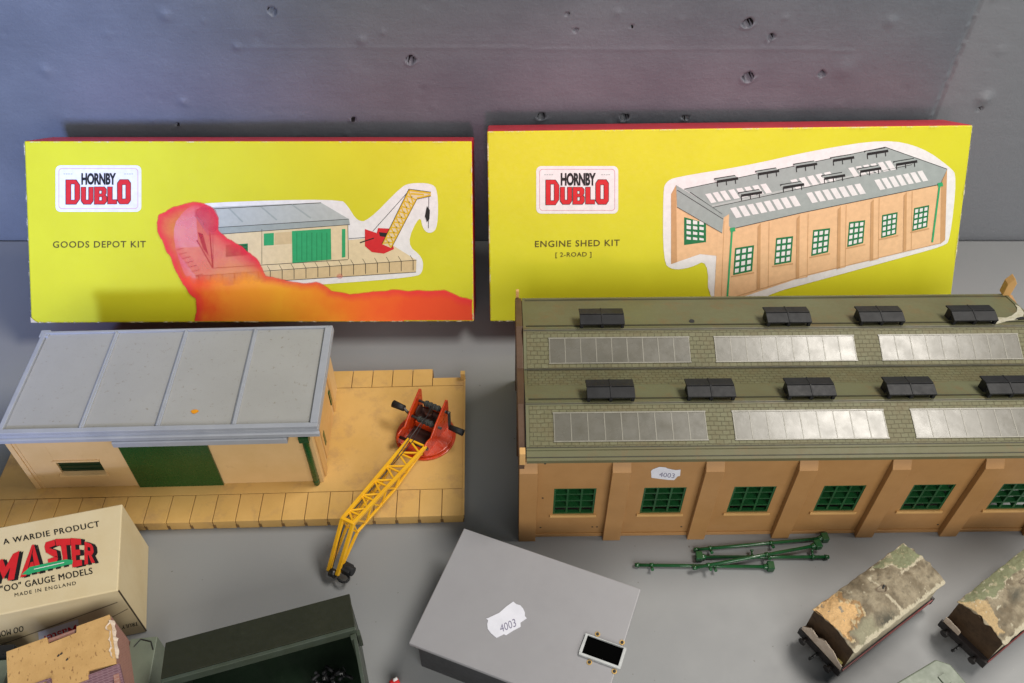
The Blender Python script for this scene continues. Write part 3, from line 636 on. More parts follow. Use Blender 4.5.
b = MB(); b.box((-21.45, 2.36, 5.92), (-10.75, 2.9, 6.12)); b.box((-21.45, 2.36, 6.12), (-10.75, 2.56, 6.38)); b.build('door_canopy', LILAC, D, .03)
# roof
rx0, rx1, ry0, ry1 = -28.25, -8.75, 2.46, 11.3; Z6 = 6.6
b = MB(); b.box((rx0, ry0+.2, Z6), (rx1, ry1, Z6+.36)); b.box((rx0-.12, ry0, Z6-.18), (rx1+.05, ry0+.22, Z6+.14)); rf = b.build('roof', LILAC, D, .03)
b = MB(); b.prism([(rx0+.35, ry0+.55, Z6+.37), (rx1-.55, ry0+.55, Z6+.37), (rx1-.55, ry1-.2, Z6+.40), (rx0+.35, ry1-.2, Z6+.40)], (0, 0, .03)); b.build('roof_sheet', GROOF, rf)
b = MB(); b.box((rx0+.02, ry0+.22, Z6+.36), (rx1-.02, ry0+.55, Z6+.58)); b.box((rx0+.02, ry1-.2, Z6+.36), (rx1-.02, ry1-.02, Z6+.58)); b.box((rx0+.02, ry0+.55, Z6+.36), (rx0+.30, ry1-.2, Z6+.58)); b.box((rx1-.50, ry0+.55, Z6+.36), (rx1-.02, ry1-.2, Z6+.62))
b.box((rx0-.12, ry1-.5, Z6+.2), (rx0+.5, ry1+.12, Z6+.56)); b.build('roof_rim', LILAC, rf, .03)
for k in (1, 2, 3):
    x = rx0+.35+(rx1-rx0-.9)*k/4; b = MB(); b.box((x-.15, ry0+.56, Z6+.4), (x+.15, ry1-.21, Z6+.53)); b.box((x-.06, ry0+.56, Z6+.53), (x+.06, ry1-.21, Z6+.62)); b.build('roof_rib', LILAC, rf, .02)
bpy.context.view_layer.update()
p = to_local(D, onZ(194.5, 411.5, 7.04)); b = MB(); b.poly([(p.x+.24*math.cos(a)*(1.1 if a < 3 else .8), p.y+.17*math.sin(a), 7.036) for a in [i*.7 for i in range(9)]]); b.build('orange_dot', ink('orange_paint', (.75, .30, .01)), rf)
def depot_pipe():
    b = MB(); x = -9.78; y = wy0-.22
    b.box((x-.32, y-.25, 5.75), (x+.32, y+.2, 6.3)); b.tube((x, y, .98), (x, y, 5.8), .2, 12); b.tube((x, y, 1.25), (x, y, 1.45), .22, 10); b.tube((x, y, 5.2), (x, y, 5.35), .2, 10); b.box((x-.2, y-.02, 1.6), (x+.2, y+.2, 1.75)); b.build('downpipe', DOORG, D, .03)
depot_pipe()

# ------------------------------------------------------------------ crane
CRED = mk('red_enamel', (.56, .055, .006), (.42, .030, .006), .7, .28, .6, .05, dirt=(.16, .02, .01), dscale=1.6, dlo=.62, dhi=.75)
CYEL = mk('yellow_enamel', (.80, .44, .010), (.74, .37, .01), .8, .32, .5, .05)
METD = mk('dark_steel', (.06, .06, .06), (.03, .03, .03), 2, .35, .5, .1, metal=.6)
STRING = mk('dark_string', (.045, .055, .05), (.03, .03, .03), 4, .8)
ang = math.atan2(-.885, -.466)
K = thing('toy_crane', 'red based toy crane with a yellow lattice jib hanging over the platform edge', 'crane', (-5.97, 36.75, .945), ang)
b = MB(); N = 40
b.tube((0, 0, 0), (0, 0, .14), 2.08, N); b.tube((0, 0, .14), (0, 0, .3), 1.9, N); b.build('base', CRED, K, .04)
for sy in (-1, 1):
    b = MB(); y = sy*1.05-.12
    b.prism([(px_, y-.06, pz) for px_, pz in ((-1.55, .3), (-1.62, 2.75), (-1.45, 2.95), (.0, 1.95), (.75, 1.25), (1.15, 1.38), (1.55, 1.3), (1.75, .95), (1.7, .3))], (0, .12, 0)); b.build('side_plate', CRED, K, .03)
b = MB(); b.box((-1.5, -.94, .3), (-1.38, .94, 1.7)); b.box((-.4, -.94, .3), (-.2, .94, .9)); b.build('back_plate', CRED, K, .02)
b = MB(); b.box((-1.36, -.98, .31), (-.42, .75, 1.25)); b.box((-.18, -.98, .31), (1.0, .75, .42)); b.tube((-.9, -.2, 1.25), (-.9, -.2, 1.6), .3, 12); b.tube((-.75, -.95, 1.5), (-.75, -.85, 1.5), .45, 18); b.build('dark_infill', mk('dark_brown_infill', (.035, .016, .012), (.06, .02, .014), 2, .45, .4), K, .02)  # made-up dark parts, added to darken the space between the plates
for (dx, dz, r) in ((-1.15, 2.05, .30), (-.15, 1.45, .30)):
    b = MB(); b.tube((dx, -1.25, dz), (dx, 1.25, dz), .09, 10)
    for i in range(12):
        y = -.55+i*.1; b.tube((dx, y-.045, dz), (dx, y+.045, dz), r-.10+.04*math.sin(i*2.1), 12)
    b.build('winding_drum', STRING, K)
b = MB(); b.bar((-1.15, 1.3, 2.05), (-.5, 1.7, 1.5), .16); b.tube((-1.15, 1.1, 2.05), (-1.15, 1.36, 2.05), .12, 10); hd = b.build('crank', METD, K)
b = MB(); b.tube((-.5, 1.7, 1.5), (-.5, 2.75, 1.5), .19, 12, 0, .24); b.build('crank_knob', VENT, hd)
b = MB(); b.bar((-.15, -1.2, 1.45), (-.25, -1.8, 1.8), .14); b.tube((-.15, -1.1, 1.45), (-.15, -1.36, 1.45), .12, 10); hd = b.build('crank', METD, K)
b = MB(); b.tube((-.25, -1.75, 1.8), (-.25, -2.65, 1.8), .22, 12, 0, .27); b.build('crank_knob', VENT, hd)
b = MB(); b.tube((1.45, -1.12, .95), (1.45, 1.12, .95), .11, 10); b.build('jib_pin', METD, K)
def jp(s, y, dz):                             # jib axis: base -> bend -> tip; s in 0..1 over main part, 1..2 over nose
    if s <= 1: x = 1.45+(9.2-1.45)*s; z = 1.15+(2.5-1.15)*s; wd = .66-.27*s; dep = .25+.95*min(1, s*1.6) if s < .99 else 1.0
    else: u = s-1; x = 9.2+2.25*u; z = 2.5-2.75*u; wd = .39-.07*u; dep = 1.0*(1-u)+.25*u
    return (x, y*wd+.30, z-dz*dep)
b = MB()
for sy in (-1, 1):
    b.bar(jp(0, sy, 0), jp(1, sy, 0), .21); b.bar(jp(1, sy, 0), jp(2, sy, 0), .22)
    b.bar(jp(0, sy, 0), jp(.45, sy, 1), .15); b.bar(jp(.45, sy, 1), jp(.98, sy, 1), .15); b.bar(jp(.98, sy, 1), jp(2, sy, .5), .15)
    for i in range(9):
        u0 = .06+i*.1; u1 = u0+.1; b.bar(jp(u0, sy, 0 if i % 2 else 1), jp(u1, sy, 1 if i % 2 else 0), .10)
N_ = 11
for i in range(N_):
    u0 = i/N_; u1 = (i+1)/N_; s_ = 1 if i % 2 else -1
    b.bar(jp(u0, s_, .02), jp(u1, -s_, .02), .12)
    if i % 2 == 0: b.bar(jp(u0, -1, .0), jp(u0, 1, .0), .12)
b.bar(jp(1, -1.2, 0), jp(1, 1.2, 0), .2); b.bar(jp(.98, -1, 1), jp(.98, 1, 1), .09)
b.bar(jp(1, -1, 0), jp(.98, -1, 1), .08); b.bar(jp(1, 1, 0), jp(.98, 1, 1), .08)
b.build('jib', CYEL, K, .01)
b = MB(); q = Vector(jp(2, 0, .2)); b.tube(q+Vector((0, -.2, 0)), q+Vector((0, .2, 0)), .27, 16); b.tube(q+Vector((0, -.42, 0)), q+Vector((0, .42, 0)), .07, 8); b.build('pulley', METD, K)
b = MB(); b.path([(-1.1, .1, 2.35), (1.5, .05, 1.35), (5, 0, 1.7), (9.2, 0, 2.3), q+Vector((.1, 0, .25))], .03, 6); b.path([(-.1, -.1, 1.75), (5, -.1, 1.5), (8.9, -.1, 2.1)], .03, 6); b.build('cable', METD, K)
hb = Vector((10.95, .86, -.20))
b = MB(); b.box(hb+Vector((-.42, -.16, -.22)), hb+Vector((.22, .42, .30))); b.tube(hb+Vector((-.1, -.3, .05)), hb+Vector((-.1, .56, .05)), .30, 14)
b.path([hb+Vector((.42+.28*math.cos(a), .15+.36*math.sin(a), -.2)) for a in [x*.5-1 for x in range(10)]], .08, 8); b.path([hb+Vector((-.1, -.3, .1)), q+Vector((0, .1, -.25))], .04, 6); b.build('hook_block', VENT, K, .03)

# ------------------------------------------------------------------ grey box with slot
GBOX = mk('smooth_grey_plastic', (.272, .270, .284), (.260, .257, .270), .3, .38, .5, .03, fine=.015)
GRIM = mk('pale_grey_plastic', (.50, .52, .52), None, 2, .35)
P0 = onZ(464, 528, 3.5); gang = math.atan2(-.36, .933)
G = thing('grey_box', 'smooth flat topped grey box with a framed black slot and a white 4003 sticker', 'box', (P0.x, P0.y, 0), gang)
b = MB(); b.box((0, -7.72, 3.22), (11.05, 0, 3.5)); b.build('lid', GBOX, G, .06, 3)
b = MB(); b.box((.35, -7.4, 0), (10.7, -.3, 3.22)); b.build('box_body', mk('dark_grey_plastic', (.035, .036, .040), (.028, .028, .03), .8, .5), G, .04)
bpy.context.view_layer.update()
Gf = lambda z: (lambda x, y: to_local(G, onZ(x, y, z)))
c4 = [Gf(3.52)(*p) for p in ((587.8, 635.5), (583, 653.8), (617.5, 666.5), (622.5, 649))]
cc = sum((Vector(p) for p in c4), Vector())/4
hw, hh = .5*(c4[3]-c4[0]).length+.02, .5*(c4[1]-c4[0]).length
b = MB()
for (xa, ya, xb, yb) in ((-hw-.14, -hh-.14, hw+.14, -hh), (-hw-.14, hh, hw+.14, hh+.05), (-hw-.14, -hh, -hw, hh), (hw, -hh, hw+.14, hh)): b.box((cc.x+xa, cc.y+ya, 3.49), (cc.x+xb, cc.y+yb, 3.66))
sl = b.build('slot_frame', GRIM, G, .02)
b = MB(); b.box((cc.x-hw, cc.y-hh, 3.49), (cc.x+hw, cc.y+hh, 3.515)); b.build('slot_opening', mk('black_opening', (.002, .002, .002), None, 1, 1, 0, fine=0, bump=0), sl)
for (px_, py_) in ((597.5, 634.3), (622, 642.6), (589.4, 662.4), (614.3, 671.5)):
    q = Gf(3.5)(px_, py_); b = MB(); b.tube((q.x, q.y, 3.49), (q.x, q.y, 3.53), .15, 12); b.tube((q.x-.0, q.y, 3.52), (q.x, q.y, 3.56), .09, 10, 1); b.build('screw', [mk('brass', (.55, .36, .12), None, 2, .35, metal=.5), DARK], G)
z_ = lambda x, y: (480+x/13.66, 595+y/13.66)
b = MB(); b.prism([Gf(3.502)(*z_(x, y)) for x, y in ((85, 322), (110, 318), (265, 245), (360, 160), (455, 92), (495, 128), (550, 142), (590, 190), (612, 240), (612, 290), (638, 320), (552, 380), (555, 435), (450, 490), (355, 552), (325, 537), (225, 588), (150, 525), (105, 465), (98, 400), (110, 350))], (0, 0, .03)); o = b.build('price_sticker', PAPER, G)
b = MB(); txt(b, '4003', [z_(285, 510), z_(500, 425), z_(475, 318), z_(262, 412)], Gf(3.538), 0); b.build('price_digits', INKB, o)

# ------------------------------------------------------------------ four loose green downpipes
def downpipe(label, a, c, za, zc, hop):
    A_ = onZ(*a, za); B_ = onZ(*c, zc)
    if hop: A_, B_ = B_, A_
    d = B_-A_; t = thing('downpipe', label, 'toy pipe', (A_.x, A_.y, 0), math.atan2(d.y, d.x), 'loose green downpipes on the table')
    l = math.hypot(d.x, d.y); z0_, z1_ = A_.z, B_.z; zz = lambda x: z0_+(z1_-z0_)*x/l
    b = MB(); b.tube((.3, 0, zz(.3)), (l, 0, zz(l)), .11, 12); b.tube((l-.25, 0, zz(l)), (l+.02, 0, zz(l)), .16, 10, 0, .12); b.build('pipe', PIPEG, t)
    b = MB(); b.prism([(-.1, -.27, zz(0)-.16), (-.1, .27, zz(0)-.16), (-.1, .27, zz(0)+.28), (-.1, -.27, zz(0)+.28)], (.42, 0, 0)); b.tube((.3, 0, zz(0)), (.55, 0, zz(.5)), .22, 10, 0, .16); b.build('hopper', PIPEG, t, .04)
    for x in (l*.42, l*.88):
        b = MB(); b.tube((x-.10, 0, zz(x)), (x+.10, 0, zz(x)), .155, 12); b.tube((x, 0, zz(x)), (x, .36, zz(x)+.16), .07, 8); b.tube((x, .34, zz(x)+.16), (x, .42, zz(x)+.2), .11, 8); b.build('bracket', PIPEG, t)
downpipe('loose green downpipe lying furthest back, nearest the shed wall', (693.8, 549.7), (826, 538), .2, .2, True)
downpipe('loose green downpipe resting slantwise on top of two others', (692.7, 568), (819, 545), .50, .52, True)
downpipe('loose green downpipe in the middle with its hopper at the left end', (697, 557), (828.6, 557), .2, .2, False)
downpipe('loose green downpipe reaching furthest left on the table', (635, 565), (772, 566.8), .2, .2, True)

# ------------------------------------------------------------------ cream carton
CART = mk('cream_card', (.64, .54, .34), (.60, .49, .29), .35, .6, .3, .06, 12, (.42, .32, .17), 1.0, .66, .85, fine=.03)
th = R(13.5); T = thing('card_carton', 'cream card carton printed in red and black lettering, lower left of the depot', 'box', (-21.75, 23.0, 0), th)
b = MB(); b.hexa([(-15, 0, 0), (0, 0, 0), (-.1, 5.9, 0), (-15, 5.9, 0), (-15, 0, 5.2), (0, 0, 5.2), (-.1, 5.75, 5.2), (-15, 5.75, 5.2)]); b.build('carton_body', CART, T, .07)
b = MB(); b.tube((.01, .03, .1), (.01, .03, 5.1), .045, 6); 
bpy.context.view_layer.update()
nf = Vector((math.sin(th), -math.cos(th), 0)); Tt = lambda k: (lambda x, y: to_local(T, onZ(x, y, 5.215+.006*k))); Tf = lambda k: (lambda x, y: to_local(T, onP(x, y, (-21.75, 23.0, 0), nf, .012+.006*k)))
line(b, (0, 645), (117.5, 602), .55, Tf(1)); line(b, (110, 618), (128, 608.5), .5, Tf(1)); b.build('flap_edges', mk('brown_edge', (.06, .04, .02)), T)
for tx, q_, f_, sp in (('A WARDIE PRODUCT', [(3.5, 544.6), (99.6, 526.4), (98.6, 520.8), (2.6, 539.2)], Tt(1), 1.15), ('"OO" GAUGE MODELS', [(1.0, 592.3), (92.6, 573.6), (91.6, 567.3), (0, 586.0)], Tt(1), 1.1), ('MADE IN ENGLAND', [(14.8, 596.8), (76.2, 584.6), (75.6, 581.2), (14.4, 593.3)], Tt(1), 1.25), ('OO MODELS', [(23, 625.5), (-14, 634.5), (-13.0, 640.2), (23.4, 631.2)], Tf(1), 1.1), ('TRULY', [(137.5, 621.5), (121.5, 625.5), (122.0, 629), (138, 625)], Tf(1), 1.1)):
    b = MB(); txt(b, tx, q_, f_, 0, 0.0, sp)
    if sp != 1.25: txt(b, tx, [(x_+.35, y_-.05) for x_, y_ in q_], (lambda x_, y_, f_=f_: f_(x_, y_)+Vector((0, 0, .002)) if f_ is not None else None), 0, 0.0, sp)
    b.build('black_lettering', K_BLACK, T)
MQ = {0: ('M', [(-9, 584.5), (17.5, 578.5), (23, 549), (-4, 562)]), 1: ('A', [(20, 577.5), (45, 571), (38.5, 543), (28.5, 546)]), 2: ('S', [(49, 565), (60, 561), (56, 539), (43.5, 543)]), 3: ('T', [(60, 565), (73, 563), (72.5, 538.3), (55, 539)]), 4: ('E', [(72.5, 567.5), (83.5, 565), (82.5, 539), (70.5, 538)]), 5: ('R', [(84.5, 564.7), (96.5, 562), (94, 545), (84.5, 541.5)])}
b = MB()
for k, (ch, q) in MQ.items():
    q = [q[0], (q[1][0]-(q[1][0]-q[0][0])*.13, q[1][1]-(q[1][1]-q[0][1])*.13), (q[2][0]-(q[2][0]-q[3][0])*.13, q[2][1]-(q[2][1]-q[3][1])*.13), q[3]]
    for i, o_ in enumerate(((4.0, .8), (2.0, .4))): glyph(b, ch, [(x+o_[0], y+o_[1]-.3) for x, y in q], Tt(1+i*.3+k*.05), 1)
    glyph(b, ch, q, Tt(3+k*.05), 0)
b.poly([Tt(4)(x, y) for x, y in ((21.5, 574.5), (29.8, 567), (50, 562.5), (66, 559.3), (72.8, 560), (72.5, 563.8), (50, 569.5), (29, 574.5))], 2)
for k in range(5): line(b, (32+k*8, 574.0-k*1.9), (37+k*8, 572.9-k*1.9), 1.8, Tt(5), 1)
line(b, (34, 569.2), (64, 562.4), .7, Tt(5), 3)
b.build('red_lettering', [K_RED, K_BLACK, K_GREEN, K_WHITE], T)
b = MB(); b.poly([Tf(1)(x, y) for x, y in ((38, 632), (78, 619), (80, 634), (40, 648))], 0); txt(b, 'Master', [(76, 624.5), (41, 637), (43, 645), (77.5, 632.5)], Tf(2), 1, .01); b.build('white_label', [PAPER, K_RED], T)

# ------------------------------------------------------------------ cardboard house, small green grey blocks
def cork():
    n = NT('speckled_board'); c = n.mix(n.ramp(n.noise(1, 5), [(.35, 0.), (.65, 1.)]), (.58, .36, .14), (.50, .30, .11))
    c = n.mix(n.ramp(n.noise(7, 4, .6, (1, .45, 1)), [(.61, 0.), (.68, .85)]), c, (.22, .11, .04)); n.base(c); n.rough(.85); n.bump(n.noise(9, 5), .4, .04); return n.m
def brickp(name, c1, c2, mo):
    n = NT(name); br = n.n('ShaderNodeTexBrick'); br.inputs['Scale'].default_value = 1; br.inputs['Brick Width'].default_value = .26; br.inputs['Row Height'].default_value = .12; br.inputs['Mortar Size'].default_value = .012
    br.inputs['Color1'].default_value = (*c1, 1); br.inputs['Color2'].default_value = (*c2, 1); br.inputs['Mortar'].default_value = (*mo, 1)
    x = n.xyz(); cb = n.n('ShaderNodeCombineXYZ'); n.l(n.math('ADD', x[0], x[1]), cb.inputs[0]); n.l(n.math('ADD', x[2], n.math('MULTIPLY', x[1], .6)), cb.inputs[1]); n.l(cb.outputs[0], br.inputs['Vector']); n.base(br.outputs['Color']); n.rough(.8); return n.m
CORK = cork(); BRP = brickp('brick_paper', (.36, .17, .13), (.30, .14, .11), (.38, .24, .20)); SLP = brickp('purple_tile_paper', (.17, .085, .105), (.13, .065, .085), (.24, .15, .17)); PWHT = mk('torn_paper', (.66, .56, .46), (.55, .44, .34), 3, .85, bump=.6, bscale=4)
hth = R(23.5); Hh = thing('cardboard_house', 'torn card model house with a speckled tan top, in front of the cream carton', 'model building', (-21.72, 21.55, 0), hth)
b = MB(); n0 = [(0, 0), (0, -2.95), (-1.35, -2.75), (-1.4, -3.2), (-5.2, -3.2), (-5.2, 0), (-3.2, 0), (-3.15, -.42), (-1.75, -.36), (-1.7, 0)]
b.prism([(x, y, 5.12) for x, y in n0], (0, 0, .18)); b.build('top_board', CORK, Hh, .02)
b = MB(); b.box((-.25, -6.4, 0), (0.02, -.02, 5.11)); b.box((-5.15, -.25, 0), (-.26, -.02, 5.11)); b.box((-5.15, -6.4, 0), (-4.95, -.26, 5.1)); b.build('wall', BRP, Hh, .01)
b = MB(); b.prism([(-5.3, -2.4, 5.35), (-5.3, -5.9, 3.6), (-5.3, -5.95, 3.4), (-5.3, -2.4, 5.1)], (2.0, 0, 0)); b.prism([(-3.1, -3.0, 5.28), (-3.1, -5.9, 4.1), (-3.1, -5.95, 3.9), (-3.1, -3.0, 5.08)], (3.25, 0, 0)); b.box((-3.3, -3.6, 4.8), (-3.1, -2.5, 5.5)); b.build('tile_roof', SLP, Hh)
b = MB(); rt = random.Random(2); ed = []
for i in range(15): ed.append((-.30+.25*rt.random(), -.35-.16*i)); 
for i in range(14):
    (xa, ya), (xb, yb) = ed[i], ed[i+1]; xo, xp = .12+.2*noise.noise(Vector((i*.8, 0, 3))), .12+.2*noise.noise(Vector((i*.8+.8, 0, 3)))
    b.hexa([(xa, ya, 5.305), (xb, yb, 5.305), (xp, yb, 5.0), (xo, ya, 5.0), (xa, ya, 5.33+.05*rt.random()), (xb, yb, 5.34), (xp+.03, yb, 5.08), (xo+.03, ya, 5.10)])
b.build('torn_edge', PWHT, Hh)
b = MB()
for x, y in ((-2.6, -1.3), (-2.35, -1.75), (-2.75, -1.35)): b.tube((x, y, 5.29), (x+.1, y+.06, 5.31), .05, 6)
b.build('pencil_marks', DARK, Hh)
GG = mk('grey_green_paint', (.165, .195, .145), (.14, .168, .125), .6, .45, .5, .1, dirt=(.14, .15, .12), dscale=1.2, dlo=.6, dhi=.8)
def small_block(name, label, cat, x, y, z, lx, ly, h, rz):
    t = thing(name, label, cat, (x, y, z), rz); b = MB(); b.box((0, 0, 0), (lx, ly, h)); b.build('block_body', GG, t, .05); return t
t = small_block('toy_block', 'small grey green block squeezed between card house and dark green shelter', 'toy block', -21.15, 17.4, 0, 1.5, 4.2, 2.2, R(6))
b = MB(); b.path([(.3, 3.7, 2.23), (.6, 4.1, 2.24), (1.2, 3.9, 2.23), (1.4, 3.4, 2.23)], .03, 6); b.build('wire_loop', METD, t)
t = small_block('toy_block', 'grey green block with a black strip at the lower left corner of the photo', 'toy block', -31.2, 15.5, 0, 4.2, 4.2, 3.2, R(4))
b = MB(); b.box((1.6, 4.25, 1.2), (4.3, 4.9, 3.5)); b.tube((3.9, 4.4, 3.5), (3.9, 4.4, 3.56), .08, 8); b.build('black_strip', VENT, t, .04)

# ------------------------------------------------------------------ dark green open-fronted shelter
DG = mk('dark_olive_paint', (.016, .018, .009), (.020, .022, .011), .4, .40, .5, .12, 9, (.032, .036, .022), 1.1, .62, .8, fine=.04)
DG2 = mk('worn_grey_green_edge', (.034, .044, .026), (.050, .066, .052), .35, .42, .5, .1)
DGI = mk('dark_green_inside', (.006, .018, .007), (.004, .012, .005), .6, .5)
A_ = onZ(165.4, 642.5, 4.6); B_ = onZ(349.5, 593.5, 4.6); sd = (B_-A_); sl_ = sd.length; sa = math.atan2(sd.y, sd.x)
Q = thing('toy_shelter', 'dark green open fronted shelter lying at the bottom edge of the photo', 'model building', (B_.x, B_.y, 0), sa)
b = MB(); b.hexa([(-sl_, 0, 4.4), (0, 0, 4.4), (0, -2.05, 4.6), (-sl_-.25, -2.05, 4.6), (-sl_, 0, 4.6), (0, 0, 4.6), (0, -2.05, 4.78), (-sl_-.25, -2.05, 4.78)]); b.build('roof', DG, Q, .04)
b = MB(); b.hexa([(-sl_-.25, -2.27, 4.1), (0, -2.27, 4.1), (0, -2.06, 4.1), (-sl_-.25, -2.06, 4.1), (-sl_-.25, -2.27, 4.77), (0, -2.27, 4.77), (0, -2.06, 4.77), (-sl_-.25, -2.06, 4.77)]); b.build('fascia', DG2, Q, .04)
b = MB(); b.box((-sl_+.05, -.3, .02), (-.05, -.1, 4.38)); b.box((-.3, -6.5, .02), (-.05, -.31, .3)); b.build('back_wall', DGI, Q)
b = MB(); b.box((-.38, -2.6, .02), (-.06, -2.3, 4.4)); b.box((-.25, -6.5, .02), (-.06, -.32, 4.39)); b.build('side_wall', DG2, Q, .02)
b = MB(); b.box((-sl_+.05, -6.5, .02), (-sl_+.25, -.32, 4.39)); b.build('side_wall', DG2, Q, .02)
b = MB(); b.box((-.04, -2.4, 2.9), (.16, -2.1, 4.3)); b.build('side_bracket', DG2, Q, .02)
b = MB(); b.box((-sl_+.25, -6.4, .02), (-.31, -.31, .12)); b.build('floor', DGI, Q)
W_ = thing('metal_parts', 'tangle of small black metal parts inside the dark green shelter', 'toy parts', Q.location/U+Vector((-1.2, -3.0, 0)), sa)
rp = random.Random(11); b = MB(); bm_ = MB()
for i in range(60):
    x, y, z = rp.uniform(-1.1, .8), rp.uniform(-1.6, .1), rp.uniform(.3, 1.9); d = Vector((rp.uniform(-1, 1), rp.uniform(-1, 1), rp.uniform(-1, 1))).normalized()
    (b if i % 7 else bm_).tube(Vector((x, y, z)), Vector((x, y, z))+d*rp.uniform(.15, .6), rp.uniform(.03, .13), 9)
b.build('black_parts', VENT, W_); bm_.build('bright_parts', mk('bright_steel', (.12, .12, .12), None, 2, .3, metal=.8), W_)

# ------------------------------------------------------------------ three wagons
WSIDE = mk('cream_wagon_side', (.50, .45, .32), (.40, .36, .25), 1.2, .7, .3, .5, 5, (.20, .15, .09), 1.5, .55, .7)
WEND = mk('dark_brown_wood', (.055, .032, .016), (.085, .050, .026), 1.0, .6, .3, .4, 6, (.03, .018, .01), 1.5, .5, .7)
WFR = mk('black_brown_frame', (.016, .011, .010), (.011, .009, .009), 1, .5); WRED = mk('dark_red_trim', (.22, .022, .022), (.12, .02, .02), 1.5, .4)
def PD(x, y, P):                             # signed distance to a polygon, positive inside
    q = [(p.x, p.y) for p in P]; d = min(seg_d(x, y, q[k-1], q[k]) for k in range(len(q))); return d if inside(x, y, q) else -d
WPOLY = {'a': {'tan': [(140, 372), (240, 300), (248, 345), (315, 360), (328, 400), (300, 425), (288, 470), (300, 505), (260, 480)], 'green': [(385, 200), (450, 150), (515, 95), (590, 155), (550, 190), (495, 208), (470, 188), (420, 195)],
  'dark': [(400, 405), (450, 385), (490, 390), (480, 425), (430, 445), (402, 440)], 'olive': [(300, 470), (380, 400), (400, 450), (480, 430), (340, 520)], 'seam': [(440, 318), (446, 314), (518, 380), (512, 386)], 'seam2': [(365, 240), (370, 236), (412, 280), (408, 284)], 'crackline': [(500, 222), (504, 226), (588, 162), (584, 158)]},
 'b': {'green': [(750, 345), (800, 300), (900, 200), (1030, 80), (1100, 30), (1100, 150), (1024, 205), (960, 235), (905, 320), (850, 335), (790, 350)], 'tan': [(740, 345), (790, 340), (870, 345), (885, 395), (930, 470), (900, 480), (850, 420), (800, 370)], 'dark': [(960, 300), (1000, 290), (1010, 330), (970, 350)]}}
def wroof2():
    n = NT('peeling_roof_paper'); at = n.n('ShaderNodeAttribute'); at.attribute_name = 'paint'
    c = n.mix(n.ramp(n.noise(9, 6, .8), [(.4, 0.), (.7, .45)]), at.outputs['Color'], (.14, .12, .085), 'MIX')
    n.base(c); n.rough(.68); n.bump(n.math('ADD', n.noise(2.5, 8, .75), n.math('MULTIPLY', n.noise(10, 6, .7), .4)), .9, .08); return n.m
WROOF = wroof2()
